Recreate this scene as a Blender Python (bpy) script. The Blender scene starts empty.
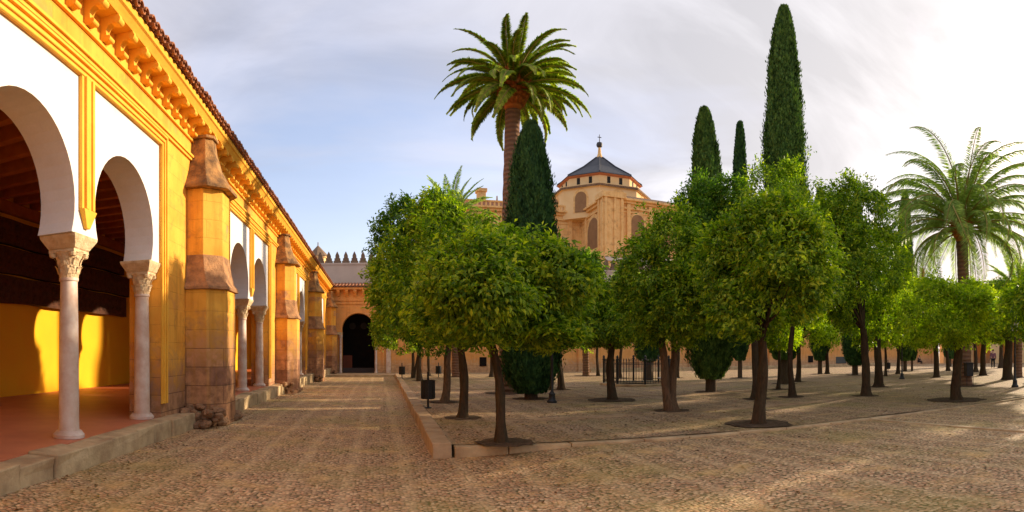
import bpy, math, random
import numpy as np
from mathutils import Vector, Matrix
R = math.radians
S = bpy.context.scene
C = S.collection
rng = np.random.default_rng(7)
random.seed(7)

# ------------------------------------------------------------------ camera
F = 560.0; VPX = 378.0; HOR = 352.0; EYE = 1.6
cam = bpy.data.cameras.new('camera'); camo = bpy.data.objects.new('camera', cam); C.objects.link(camo)
S.camera = camo
camo.location = (0, 0, EYE)
camo.rotation_euler = (R(90), 0, -(512 - VPX) / F)
cam.clip_end = 3000; cam.clip_start = 0.05
cam.type = 'PANO'
ct = cam if hasattr(cam, 'panorama_type') else cam.cycles
ct.panorama_type = 'CENTRAL_CYLINDRICAL'
ct.central_cylindrical_range_u_min = -512 / F
ct.central_cylindrical_range_u_max = 512 / F
ct.central_cylindrical_radius = 1.0
ct.central_cylindrical_range_v_min = -(512 - HOR) / F
ct.central_cylindrical_range_v_max = HOR / F

# ------------------------------------------------------------------ light
SUN_AZ, SUN_EL = 77.0, 16.5
SUN_DIR = Vector((math.sin(R(SUN_AZ)) * math.cos(R(SUN_EL)), math.cos(R(SUN_AZ)) * math.cos(R(SUN_EL)), math.sin(R(SUN_EL))))
sl = bpy.data.lights.new('sun', 'SUN'); so = bpy.data.objects.new('sun', sl); C.objects.link(so)
sl.energy = 2.8; sl.angle = R(1.2); sl.color = (1.0, 0.80, 0.56)
so.rotation_euler = SUN_DIR.to_track_quat('Z', 'Y').to_euler()
so.location = (30, 10, 40)
W = bpy.data.worlds.new('World'); S.world = W; W.use_nodes = True
S.view_settings.view_transform = 'Standard'; S.view_settings.look = 'None'
S.view_settings.gamma = 1.0; S.view_settings.exposure = 1.38
S.view_settings.use_curve_mapping = False

class NT:
    """tiny helper for node trees"""
    def __init__(self, tree): self.t = tree; self.n = tree.nodes; self.l = tree.links
    def new(self, typ, **kw):
        n = self.n.new(typ)
        for k, v in kw.items():
            if k[0] == '_': n.inputs[k[1:].replace('_', ' ')].default_value = v
            else: setattr(n, k, v)
        return n
    def link(self, a, b): self.l.new(a, b)
    def math(self, op, a, b=None, clamp=False):
        n = self.n.new('ShaderNodeMath'); n.operation = op; n.use_clamp = clamp
        for i, v in enumerate((a, b)):
            if v is None: continue
            if isinstance(v, (int, float)): n.inputs[i].default_value = v
            else: self.l.new(v, n.inputs[i])
        return n.outputs[0]
    def mix(self, f, a, b, mode='MIX'):
        n = self.n.new('ShaderNodeMix'); n.data_type = 'RGBA'; n.blend_type = mode
        for sck, v in ((n.inputs[0], f), (n.inputs[6], a), (n.inputs[7], b)):
            if isinstance(v, (int, float)): sck.default_value = v
            elif isinstance(v, tuple): sck.default_value = (*v, 1) if len(v) == 3 else v
            else: self.l.new(v, sck)
        return n.outputs[2]
    def ramp(self, f, stops):
        n = self.n.new('ShaderNodeValToRGB'); e = n.color_ramp.elements
        while len(e) < len(stops): e.new(0.5)
        for q, (p, c) in zip(e, stops):
            q.position = p; q.color = (*c, 1) if isinstance(c, tuple) else (c, c, c, 1)
        self.l.new(f, n.inputs[0]); return n.outputs[0]
    def noise(self, vec, scale, detail=4, rough=0.55, dist=0.0):
        n = self.n.new('ShaderNodeTexNoise'); n.inputs['Scale'].default_value = scale
        n.inputs['Detail'].default_value = detail; n.inputs['Roughness'].default_value = rough
        n.inputs['Distortion'].default_value = dist
        if vec is not None: self.l.new(vec, n.inputs['Vector'])
        return n.outputs[0]

def build_world():
    t = NT(W.node_tree); bg = t.n['Background']; bg.inputs[1].default_value = 0.15
    sky = t.n.new('ShaderNodeTexSky'); sky.sky_type = 'NISHITA'; sky.sun_disc = False
    sky.sun_elevation = R(SUN_EL); sky.sun_rotation = R(SUN_AZ)
    sky.air_density = 1.0; sky.dust_density = 1.6; sky.ozone_density = 2.0
    tc = t.n.new('ShaderNodeTexCoord'); v = tc.outputs['Generated']
    sep = t.n.new('ShaderNodeSeparateXYZ'); t.link(v, sep.inputs[0])
    zz = t.math('MAXIMUM', sep.outputs[2], 0.0)
    den = t.math('ADD', zz, 0.22)
    cx = t.math('DIVIDE', sep.outputs[0], den); cy = t.math('DIVIDE', sep.outputs[1], den)
    cb = t.n.new('ShaderNodeCombineXYZ'); t.link(cx, cb.inputs[0]); t.link(cy, cb.inputs[1])
    mp = t.n.new('ShaderNodeMapping'); mp.inputs['Rotation'].default_value = (0, 0, R(28)); mp.inputs['Scale'].default_value = (0.42, 1.0, 1)
    mp.inputs['Location'].default_value = (3.3, 1.2, 0)
    t.link(cb.outputs[0], mp.inputs[0])
    n1 = t.noise(mp.outputs[0], 1.15, 7, 0.52, 0.5)
    n2 = t.noise(mp.outputs[0], 0.5, 3, 0.5, 0.2)
    s = t.math('ADD', t.math('MULTIPLY', n1, 0.62), t.math('MULTIPLY', n2, 0.42))
    dp = t.n.new('ShaderNodeVectorMath'); dp.operation = 'DOT_PRODUCT'; t.link(v, dp.inputs[0]); dp.inputs[1].default_value = SUN_DIR
    d = t.math('MAXIMUM', dp.outputs['Value'], 0.0)
    # more cloud towards the sun
    s2 = t.math('ADD', s, t.math('MULTIPLY', t.math('POWER', d, 2.0), 0.15))
    hz = t.math('POWER', t.math('SUBTRACT', 1.0, zz, True), 7.0)
    s2 = t.math('ADD', s2, t.math('MULTIPLY', hz, 0.09))
    cov = t.ramp(s2, [(0.43, 0.12), (0.56, 0.95)])
    glow = t.math('ADD', t.math('MULTIPLY', t.math('POWER', d, 3.0), 0.75), 2.12)
    n4 = t.noise(mp.outputs[0], 2.3, 8, 0.55, 0.8)
    glow = t.math('MULTIPLY', glow, t.ramp(n4, [(0.38, 0.80), (0.62, 1.14)]))
    cc = t.mix(t.math('MULTIPLY', t.math('POWER', d, 2.0), 1.0), (0.87, 0.87, 1.0), (1.0, 0.95, 0.91))
    sc = t.n.new('ShaderNodeVectorMath'); sc.operation = 'SCALE'; t.link(cc, sc.inputs[0]); t.link(glow, sc.inputs['Scale'])
    skyb = t.mix(1.0, sky.outputs[0], (1.07, 0.85, 0.80), 'MULTIPLY')
    out = t.mix(cov, skyb, sc.outputs[0])
    t.link(out, bg.inputs[0])
build_world()

# ------------------------------------------------------------------ pixel <-> place (surveying only)
def zp(Y): return -0.0075 * max(0.0, Y - 6.0)           # path falls gently away
def zt(Y): return zp(Y) + 0.20                            # terrace surface
def at(px, r):
    a = (px - VPX) / F
    return r * math.sin(a), r * math.cos(a)
def ground_at(px, py, terrace=True):
    r = 15.0
    for _ in range(12):
        x, y = at(px, r); z = zt(y) if terrace else zp(y)
        r = F * (EYE - z) / (py - HOR)
    x, y = at(px, r)
    return x, y, (zt(y) if terrace else zp(y)), r

# ------------------------------------------------------------------ materials
def material(name, rough=0.85, spec=0.25):
    m = bpy.data.materials.new(name); m.use_nodes = True
    t = NT(m.node_tree); b = t.n['Principled BSDF']
    b.inputs['Roughness'].default_value = rough
    b.inputs['Specular IOR Level'].default_value = spec
    return m, t, b
def bump(t, b, h, strength, dist):
    n = t.n.new('ShaderNodeBump'); n.inputs['Strength'].default_value = strength; n.inputs['Distance'].default_value = dist
    t.link(h, n.inputs['Height']); t.link(n.outputs[0], b.inputs['Normal'])
def pos(t): return t.n.new('ShaderNodeNewGeometry').outputs['Position']

def m_plain(name, c1, c2, scale=3.0, rough=0.85, spec=0.25, bs=0.3, bd=0.01, fine=25, metallic=0.0):
    m, t, b = material(name, rough, spec); p = pos(t)
    n = t.noise(p, scale, 6, 0.6); f = t.noise(p, fine, 4, 0.6)
    col = t.mix(t.ramp(n, [(0.35, 0.0), (0.65, 1.0)]), c1, c2)
    col = t.mix(t.math('MULTIPLY', f, 0.35), col, tuple(k * 0.6 for k in c1))
    t.link(col, b.inputs['Base Color']); bump(t, b, t.math('ADD', n, f), bs, bd)
    b.inputs['Metallic'].default_value = metallic
    return m

def wall_vec(t, sx=1, sy=1):
    p = pos(t); sep = t.n.new('ShaderNodeSeparateXYZ'); t.link(p, sep.inputs[0])
    cb = t.n.new('ShaderNodeCombineXYZ')
    t.link(t.math('ADD', sep.outputs[0], sep.outputs[1]), cb.inputs[0]); t.link(sep.outputs[2], cb.inputs[1])
    return p, sep, cb.outputs[0]

def m_stonewall(name, plaster, plaster2, stone, stone2, zlow, zhigh, bw=0.75, bh=0.36, blockshow=0.35, streak=(0.3, 0.16, 0.05)):
    """limewashed masonry: paint above, worn bare stone below a ragged line; blocks ghosting through"""
    m, t, b = material(name, 0.88, 0.2)
    p, sep, uv = wall_vec(t)
    br = t.n.new('ShaderNodeTexBrick'); t.link(uv, br.inputs['Vector'])
    br.inputs['Scale'].default_value = 1.0; br.inputs['Brick Width'].default_value = bw; br.inputs['Row Height'].default_value = bh
    br.inputs['Mortar Size'].default_value = 0.012; br.inputs['Mortar Smooth'].default_value = 0.6; br.offset = 0.45
    br.inputs['Color1'].default_value = (0.0, 0.0, 0.0, 1); br.inputs['Color2'].default_value = (1, 1, 1, 1); br.inputs['Mortar'].default_value = (0.4, 0.4, 0.4, 1)
    n = t.noise(p, 1.1, 6, 0.6, 0.3); n3 = t.noise(p, 4.5, 6, 0.65); f = t.noise(p, 38, 4, 0.6)
    pl = t.mix(t.ramp(n, [(0.38, 0.0), (0.66, 1.0)]), plaster, plaster2)
    st = t.mix(br.outputs['Color'], stone, stone2)
    st = t.mix(t.ramp(n3, [(0.4, 0.0), (0.7, 0.8)]), st, tuple(k * 0.45 for k in stone))
    # ragged wear line
    h = t.math('ADD', sep.outputs[2], t.math('MULTIPLY', t.math('SUBTRACT', n3, 0.5), 2.2))
    mr = t.n.new('ShaderNodeMapRange'); mr.inputs['From Min'].default_value = zlow; mr.inputs['From Max'].default_value = zhigh
    t.link(h, mr.inputs[0])
    wear = t.math('SUBTRACT', 1.0, mr.outputs[0], True)
    show = t.math('MULTIPLY', t.ramp(n, [(0.5, 0.0), (0.6, 1.0)]), blockshow)
    # individual blocks left bare in the paint
    bare = t.math('MULTIPLY', t.ramp(br.outputs['Color'], [(0.55, 0.0), (0.75, 1.0)]), show)
    col = t.mix(t.math('MAXIMUM', wear, bare), pl, st)
    col = t.mix(t.math('MULTIPLY', br.outputs['Fac'], t.math('MAXIMUM', t.math('MULTIPLY', wear, 0.7), 0.12)), col, tuple(k * 0.35 for k in stone))
    dirt = t.noise(p, 2.3, 7, 0.7, 1.0)
    col = t.mix(t.ramp(dirt, [(0.56, 0.0), (0.72, 0.6)]), col, streak)
    dm = t.n.new('ShaderNodeMapping'); dm.inputs['Scale'].default_value = (5, 5, 0.35); t.link(p, dm.inputs[0])
    drip = t.noise(dm.outputs[0], 1.0, 5, 0.6)
    col = t.mix(t.ramp(drip, [(0.52, 0.0), (0.72, 0.5)]), col, tuple(k * 0.62 for k in plaster2))
    t.link(col, b.inputs['Base Color'])
    hh = t.math('ADD', t.math('MULTIPLY', br.outputs['Fac'], -0.6), t.math('ADD', n3, t.math('MULTIPLY', f, 0.35)))
    bump(t, b, hh, 0.5, 0.02)
    return m

OCHRE = (0.85, 0.42, 0.06); OCHRE2 = (0.76, 0.31, 0.04)
M_facade = m_stonewall('ochre limewash', OCHRE, OCHRE2, (0.36, 0.18, 0.10), (0.58, 0.31, 0.15), 0.7, 1.8, blockshow=0.35)
M_butt = m_stonewall('buttress masonry', (0.84, 0.45, 0.07), (0.72, 0.31, 0.04), (0.30, 0.15, 0.09), (0.58, 0.30, 0.14), 1.35, 2.6, 1.1, 0.42, 1.0)
M_end = m_stonewall('end wall limewash', (0.80, 0.40, 0.13), (0.76, 0.34, 0.09), (0.60, 0.36, 0.20), (0.72, 0.46, 0.24), 0.3, 1.2, 1.0, 0.45, 0.5, (0.45, 0.22, 0.09))
M_trim = m_plain('yellow moulding', (0.90, 0.50, 0.06), (0.84, 0.40, 0.04), 2.5, 0.8, 0.25, 0.35, 0.01)
M_white = m_plain('white limewash', (0.80, 0.78, 0.77), (0.72, 0.68, 0.64), 1.6, 0.85, 0.2, 0.25, 0.006)
M_back = m_plain('yellow gallery wall', (0.96, 0.52, 0.02), (0.95, 0.45, 0.02), 0.9, 0.8, 0.2, 0.15, 0.01)
M_redfloor = m_plain('terracotta floor', (0.66, 0.22, 0.10), (0.56, 0.17, 0.08), 1.5, 0.55, 0.4, 0.2, 0.006)
M_marble = m_plain('pale marble', (0.78, 0.66, 0.56), (0.58, 0.38, 0.27), 3.5, 0.5, 0.4, 0.3, 0.006)
M_capital = m_plain('carved limestone', (0.80, 0.62, 0.38), (0.60, 0.40, 0.22), 9.0, 0.8, 0.2, 0.8, 0.03)
M_lichen = m_plain('weathered cap stone', (0.33, 0.20, 0.11), (0.085, 0.055, 0.04), 5.0, 0.95, 0.1, 0.9, 0.03)
M_wtable = m_plain('weathered ledge stone', (0.56, 0.30, 0.14), (0.22, 0.12, 0.07), 3.5, 0.95, 0.1, 0.9, 0.03)
M_cap = m_plain('lichened cap stone', (0.56, 0.30, 0.11), (0.10, 0.065, 0.045), 3.2, 0.95, 0.1, 0.9, 0.03)
M_rubble = m_plain('rubble stone', (0.44, 0.25, 0.13), (0.22, 0.13, 0.08), 4.5, 0.95, 0.1, 1.0, 0.04)
M_kerb = m_plain('pale kerb stone', (0.64, 0.48, 0.27), (0.36, 0.24, 0.13), 2.4, 0.85, 0.2, 0.6, 0.02)
M_kerb2 = m_plain('warm kerb stone', (0.54, 0.38, 0.22), (0.32, 0.20, 0.11), 2.0, 0.85, 0.2, 0.6, 0.02)
M_tile = m_plain('clay roof tile', (0.45, 0.18, 0.08), (0.24, 0.10, 0.055), 6.0, 0.85, 0.2, 0.4, 0.01)
M_wood = m_plain('dark old timber', (0.13, 0.05, 0.025), (0.06, 0.025, 0.014), 7.0, 0.75, 0.2, 1.0, 0.03)
M_beam = m_plain('ceiling timber', (0.40, 0.13, 0.035), (0.26, 0.08, 0.025), 3.0, 0.75, 0.2, 0.5, 0.01)
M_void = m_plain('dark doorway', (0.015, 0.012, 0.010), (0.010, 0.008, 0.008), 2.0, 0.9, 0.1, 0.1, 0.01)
M_iron = m_plain('black iron', (0.018, 0.018, 0.020), (0.03, 0.028, 0.026), 8.0, 0.45, 0.5, 0.2, 0.003, metallic=0.4)
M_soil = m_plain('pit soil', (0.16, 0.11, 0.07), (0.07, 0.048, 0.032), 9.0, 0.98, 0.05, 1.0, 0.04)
M_merlon = m_plain('grey merlon stone', (0.28, 0.19, 0.12), (0.18, 0.12, 0.085), 5.0, 0.95, 0.1, 0.7, 0.03)
M_cath = m_stonewall('cathedral sandstone', (0.88, 0.57, 0.24), (0.80, 0.46, 0.16), (0.66, 0.36, 0.14), (0.76, 0.46, 0.19), -20, -10, 1.4, 0.6, 0.8, (0.5, 0.28, 0.12))
M_cathpl = m_plain('cathedral plaster', (0.92, 0.66, 0.34), (0.88, 0.58, 0.27), 0.5, 0.9, 0.1, 0.1, 0.01)
M_slate = m_plain('slate roof', (0.045, 0.048, 0.055), (0.065, 0.065, 0.07), 1.0, 0.6, 0.4, 0.3, 0.03)
M_redtrim = m_plain('red cornice', (0.66, 0.24, 0.10), (0.6, 0.20, 0.09), 1.0, 0.85, 0.2, 0.1, 0.01)
M_upper = m_plain('grey upper wall', (0.66, 0.53, 0.42), (0.56, 0.44, 0.35), 0.7, 0.9, 0.1, 0.2, 0.01)
M_brick = m_plain('red brick', (0.50, 0.20, 0.10), (0.40, 0.15, 0.08), 1.0, 0.9, 0.1, 0.2, 0.01)
M_glass = m_plain('milky lantern glass', (0.55, 0.55, 0.5), (0.45, 0.45, 0.4), 3, 0.3, 0.5, 0.1, 0.002)
M_orange = m_plain('orange fruit', (0.75, 0.24, 0.02), (0.7, 0.2, 0.02), 8, 0.5, 0.4, 0.2, 0.003)

def m_bark(name, c1, c2):
    m, t, b = material(name, 0.95, 0.1); p = pos(t)
    mp = t.n.new('ShaderNodeMapping'); mp.inputs['Scale'].default_value = (1, 1, 0.25); t.link(p, mp.inputs[0])
    n = t.noise(mp.outputs[0], 22, 6, 0.65, 0.6); n2 = t.noise(p, 3, 4)
    col = t.mix(t.ramp(n, [(0.35, 0.0), (0.65, 1.0)]), c2, c1)
    col = t.mix(t.math('MULTIPLY', n2, 0.5), col, (0.09, 0.09, 0.05))
    t.link(col, b.inputs['Base Color']); bump(t, b, n, 0.9, 0.03); return m
M_bark = m_bark('orange tree bark', (0.085, 0.042, 0.024), (0.03, 0.016, 0.011))
M_barkpale = m_bark('pale bark', (0.22, 0.12, 0.07), (0.10, 0.055, 0.035))
M_cybark = m_bark('cypress bark', (0.12, 0.07, 0.045), (0.06, 0.035, 0.025))

def m_palmtrunk(name, c1, c2):
    m, t, b = material(name, 0.95, 0.1); p = pos(t)
    w = t.n.new('ShaderNodeTexWave'); w.bands_direction = 'Z'; w.inputs['Scale'].default_value = 1.8; w.inputs['Distortion'].default_value = 2.5
    w.inputs['Detail'].default_value = 3; t.link(p, w.inputs['Vector'])
    n = t.noise(p, 9, 5)
    col = t.mix(t.math('MULTIPLY', t.math('ADD', w.outputs['Fac'], n), 0.5), c2, c1)
    t.link(col, b.inputs['Base Color']); bump(t, b, t.math('ADD', w.outputs['Fac'], n), 0.8, 0.04); return m
M_palmtrunk = m_palmtrunk('palm trunk', (0.30, 0.17, 0.10), (0.14, 0.075, 0.05))
M_palmfibre = m_palmtrunk('palm stubs', (0.62, 0.22, 0.06), (0.30, 0.09, 0.03))

def m_leaf(name, dark, mid, light, trans=0.35, rough=0.5, spec=0.25, tcol=None):
    m, t, b = material(name, rough, spec)
    g = t.n.new('ShaderNodeNewGeometry')
    n = t.noise(g.outputs['Position'], 4.5, 4)
    f = t.math('ADD', t.math('MULTIPLY', g.outputs['Random Per Island'], 0.5), t.math('MULTIPLY', t.ramp(n, [(0.3, 0.0), (0.7, 1.0)]), 0.6))
    col = t.ramp(f, [(0.22, dark), (0.55, mid), (0.88, light)])
    t.link(col, b.inputs['Base Color'])
    tr = t.n.new('ShaderNodeBsdfTranslucent')
    tc = t.mix(1.0, col, tcol or (1.5, 1.7, 0.5), 'MULTIPLY'); t.link(tc, tr.inputs[0])
    mx = t.n.new('ShaderNodeMixShader'); mx.inputs[0].default_value = trans
    t.link(b.outputs[0], mx.inputs[1]); t.link(tr.outputs[0], mx.inputs[2])
    t.link(mx.outputs[0], t.n['Material Output'].inputs[0]); return m
M_leaf = m_leaf('orange leaves', (0.05, 0.11, 0.006), (0.17, 0.28, 0.014), (0.46, 0.53, 0.03), 0.45)
M_leafdk = m_leaf('dark orange leaves', (0.028, 0.08, 0.010), (0.085, 0.19, 0.016), (0.24, 0.37, 0.03), 0.38)
M_leafyl = m_leaf('yellow green leaves', (0.11, 0.18, 0.006), (0.28, 0.40, 0.014), (0.54, 0.60, 0.03), 0.52)
M_cyp = m_leaf('cypress scales', (0.014, 0.045, 0.014), (0.036, 0.10, 0.026), (0.075, 0.165, 0.04), 0.15, 0.7, 0.2)
M_cypl = m_leaf('light cypress scales', (0.028, 0.07, 0.014), (0.07, 0.15, 0.028), (0.14, 0.24, 0.045), 0.18, 0.7, 0.2)
M_palm = m_leaf('palm leaflets', (0.10, 0.17, 0.015), (0.25, 0.34, 0.03), (0.54, 0.56, 0.10), 0.45)
M_palm2 = m_leaf('grey green palm leaflets', (0.14, 0.21, 0.06), (0.27, 0.37, 0.12), (0.48, 0.56, 0.22), 0.5)
M_rachis = m_plain('frond rib', (0.40, 0.30, 0.08), (0.30, 0.24, 0.06), 5)

def m_cobble(name, tint=1.0, warm=(1, 1, 1)):
    m, t, b = material(name, 0.8, 0.22); p = pos(t)
    mp = t.n.new('ShaderNodeMapping'); mp.inputs['Scale'].default_value = (1, 1, 0.0); t.link(p, mp.inputs[0])
    wob = t.n.new('ShaderNodeTexNoise'); wob.inputs['Scale'].default_value = 5; t.link(mp.outputs[0], wob.inputs['Vector'])
    ad = t.n.new('ShaderNodeVectorMath'); ad.operation = 'MULTIPLY_ADD'; t.link(wob.outputs['Color'], ad.inputs[0]); ad.inputs[1].default_value = (0.05, 0.05, 0)
    t.link(mp.outputs[0], ad.inputs[2])
    v1 = t.n.new('ShaderNodeTexVoronoi'); v1.inputs['Scale'].default_value = 23.0; t.link(ad.outputs[0], v1.inputs['Vector'])
    v1.voronoi_dimensions = '2D'; v1.inputs['Randomness'].default_value = 0.82
    sepc = t.n.new('ShaderNodeSeparateColor'); t.link(v1.outputs['Color'], sepc.inputs[0])
    c = t.ramp(sepc.outputs[0], [(0.0, (0.15, 0.10, 0.065)), (0.35, (0.235, 0.16, 0.10)), (0.7, (0.30, 0.21, 0.13)), (1.0, (0.44, 0.33, 0.22))])
    red = t.math('GREATER_THAN', sepc.outputs[1], 0.72)
    c = t.mix(t.math('MULTIPLY', red, 0.32), c, (0.34, 0.14, 0.075))
    gap = t.ramp(v1.outputs['Distance'], [(0.42, 0.0), (0.66, 1.0)])
    c = t.mix(gap, c, (0.075, 0.062, 0.028))
    # rows of pebbles set along the yard, moss, worn sandy lanes
    sep = t.n.new('ShaderNodeSeparateXYZ'); t.link(p, sep.inputs[0])
    w = t.n.new('ShaderNodeTexWave'); w.bands_direction = 'X'; w.inputs['Scale'].default_value = 0.42; w.inputs['Distortion'].default_value = 1.2; w.inputs['Detail'].default_value = 2
    w.inputs['Detail Scale'].default_value = 0.6; t.link(mp.outputs[0], w.inputs['Vector'])
    lane = t.ramp(w.outputs['Fac'], [(0.80, 0.0), (0.97, 0.26)])
    n = t.noise(mp.outputs[0], 0.5, 5, 0.6); n2 = t.noise(mp.outputs[0], 1.7, 6, 0.65)
    c = t.mix(lane, c, (0.42, 0.32, 0.20))
    moss = t.math('MULTIPLY', t.ramp(n, [(0.48, 0.0), (0.64, 0.34)]), 1.0)
    c = t.mix(moss, c, (0.17, 0.165, 0.035))
    c = t.mix(t.ramp(n2, [(0.52, 0.0), (0.70, 0.65)]), c, (0.40, 0.27, 0.12))
    c = t.mix(1.0, c, tuple(tint * k for k in warm), 'MULTIPLY')
    t.link(c, b.inputs['Base Color'])
    hgt = t.math('SUBTRACT', 1.0, t.math('POWER', v1.outputs['Distance'], 2.0))
    hgt = t.math('ADD', hgt, t.math('MULTIPLY', n2, 0.8))
    bump(t, b, hgt, 0.9, 0.017)
    return m
M_cob = m_cobble('pebble paving', 1.72, (0.98, 0.93, 0.80))
M_cobt = m_cobble('terrace pebble paving', 1.3, (1.06, 1.0, 0.9))

# ------------------------------------------------------------------ mesh building
class MB:
    def __init__(s): s.v = []; s.f = []
    def add(s, vs, fs):
        o = len(s.v); s.v += [tuple(v) for v in vs]; s.f += [tuple(i + o for i in f) for f in fs]; return s
    def box(s, x0, x1, y0, y1, z0, z1):
        return s.add([(x0, y0, z0), (x1, y0, z0), (x1, y1, z0), (x0, y1, z0), (x0, y0, z1), (x1, y0, z1), (x1, y1, z1), (x0, y1, z1)],
                     [(0, 3, 2, 1), (4, 5, 6, 7), (0, 1, 5, 4), (1, 2, 6, 5), (2, 3, 7, 6), (3, 0, 4, 7)])
    def loft(s, rings, cap=True):
        """rings: list of equally long closed loops"""
        n = len(rings[0]); vs = [p for r in rings for p in r]; fs = []
        for k in range(len(rings) - 1):
            for i in range(n):
                j = (i + 1) % n; fs.append((k * n + i, k * n + j, (k + 1) * n + j, (k + 1) * n + i))
        if cap:
            fs.append(tuple(range(n - 1, -1, -1))); fs.append(tuple(range((len(rings) - 1) * n, len(rings) * n)))
        return s.add(vs, fs)
    def lathe(s, cx, cy, prof, n=16, rot=0.0, sx=1.0, sy=1.0):
        return s.loft([[(cx + r * sx * math.cos(rot + 2 * math.pi * i / n), cy + r * sy * math.sin(rot + 2 * math.pi * i / n), z) for i in range(n)] for r, z in prof])
    def tube(s, pts, rad, n=8, jitter=0.0):
        pts = [Vector(p) for p in pts]; rings = []
        for i, p in enumerate(pts):
            d = (pts[min(i + 1, len(pts) - 1)] - pts[max(i - 1, 0)]).normalized()
            a = d.cross(Vector((0.13, 0.99, 0.05))).normalized() if abs(d.y) < 0.95 else d.cross(Vector((1, 0, 0))).normalized()
            b = d.cross(a); r = rad[i]
            rings.append([tuple(p + (a * math.cos(2 * math.pi * k / n) + b * math.sin(2 * math.pi * k / n)) * r * (1 + jitter * random.uniform(-1, 1))) for k in range(n)])
        return s.loft(rings)
    def prism_y(s, prof, y0, y1):      # prof: (x,z) closed polygon extruded along y
        return s.loft([[(x, y0, z) for x, z in prof], [(x, y1, z) for x, z in prof]])
    def prism_x(s, prof, x0, x1):      # prof: (y,z)
        return s.loft([[(x0, y, z) for y, z in prof], [(x1, y, z) for y, z in prof]])
    def prism_z(s, prof, z0, z1):
        return s.loft([[(x, y, z0) for x, y in prof], [(x, y, z1) for x, y in prof]])
    def build(s, name, mat, parent=None, smooth=False, bevel=0.0, loc=None):
        me = bpy.data.meshes.new(name); me.from_pydata(s.v, [], s.f); me.materials.append(mat)
        import bmesh
        bm = bmesh.new(); bm.from_mesh(me); bmesh.ops.recalc_face_normals(bm, faces=bm.faces); bm.to_mesh(me); bm.free()
        if smooth:
            me.polygons.foreach_set('use_smooth', [True] * len(me.polygons))
            try: me.set_sharp_from_angle(angle=R(40))
            except Exception: pass
        o = bpy.data.objects.new(name, me); C.objects.link(o)
        if parent is not None:
            o.parent = parent
            o.matrix_parent_inverse = Matrix.Identity(4)
        if loc is not None: o.location = loc
        if bevel:
            bv = o.modifiers.new('bevel', 'BEVEL'); bv.width = bevel; bv.segments = 2; bv.limit_method = 'ANGLE'
        return o

def tag(o, label=None, cat=None, group=None, kind=None):
    if label: o['label'] = label
    if cat: o['category'] = cat
    if group: o['group'] = group
    if kind: o['kind'] = kind
    return o
def empty(name, loc=(0, 0, 0), rz=0.0):
    o = bpy.data.objects.new(name, None); o.location = loc; o.rotation_euler = (0, 0, rz); o.empty_display_size = 0.3
    C.objects.link(o); return o
def copy_tree(o, loc=None, rz=None, scale=None):
    def rec(q, par):
        c = q.copy(); C.objects.link(c)
        if par is not None: c.parent = par
        for ch in [k for k in bpy.data.objects if k.parent == q]: rec(ch, c)
        return c
    c = rec(o, None)
    if loc is not None: c.location = loc
    if rz is not None: c.rotation_euler = (0, 0, rz)
    if scale is not None: c.scale = scale
    return c
def mesh_np(name, V, Fc, mat, parent=None, smooth=False):
    """fast mesh from numpy arrays; Fc (n,k)"""
    me = bpy.data.meshes.new(name); k = Fc.shape[1]
    me.vertices.add(len(V)); me.vertices.foreach_set('co', V.astype(np.float32).ravel())
    me.loops.add(Fc.size); me.loops.foreach_set('vertex_index', Fc.astype(np.int32).ravel())
    me.polygons.add(len(Fc)); me.polygons.foreach_set('loop_start', np.arange(0, Fc.size, k, dtype=np.int32))
    me.polygons.foreach_set('loop_total', np.full(len(Fc), k, dtype=np.int32))
    if smooth: me.polygons.foreach_set('use_smooth', np.ones(len(Fc), dtype=bool))
    me.update(calc_edges=True); me.materials.append(mat)
    o = bpy.data.objects.new(name, me); C.objects.link(o)
    if parent is not None: o.parent = parent
    return o

# ------------------------------------------------------------------ ground
def sstep(a, b, x):
    t = np.clip((x - a) / (b - a), 0, 1); return t * t * (3 - 2 * t)
def edge_x(Y): return 0.82 + 0.013 * (Y - 7.7)            # left edge of the terrace
def front_y(X): return 8.42 - 0.09 * (X - 1.0)             # front edge of the terrace
def grid_sheet(name, xs, ys, fz, mat):
    X, Y = np.meshgrid(xs, ys); Z = fz(X, Y); V = np.stack([X, Y, Z], -1).reshape(-1, 3)
    nx, ny = len(xs), len(ys); i = np.arange(nx - 1)[None, :] + nx * np.arange(ny - 1)[:, None]; i = i.ravel()
    Fc = np.stack([i, i + 1, i + nx + 1, i + nx], 1)
    o = mesh_np(name, V, Fc, mat, None, True); tag(o, kind='structure'); return o
def zpn(Y): return -0.0075 * np.clip(Y - 6.0, 0, 60)
xs = np.concatenate([[-900, -300, -100, -40], np.arange(-14, 16, 0.25), np.arange(16, 60, 2.0), [60, 90, 150, 400, 900]])
ys = np.concatenate([[-900, -200, -50, -20], np.arange(-10, 14, 0.25), np.arange(14, 60, 2.0), [60, 90, 150, 400, 900]])
def fz_ground(X, Y):
    und = 0.012 * np.sin(X * 1.3 + 0.6 * Y) * np.sin(Y * 0.9 + 0.4) * (np.abs(X) < 16) * (Y < 14)
    return zpn(Y) + (0.165 * sstep(0.9, 3.6, X) + 0.03 * sstep(-1.0, 1.2, X) * (1 - sstep(0.9, 3.6, X))) * (1 - sstep(8.6, 10.2, Y)) + und * (Y < 7.4) - 0.02
grid_sheet('courtyard_ground', xs, ys, fz_ground, M_cob)

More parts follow.
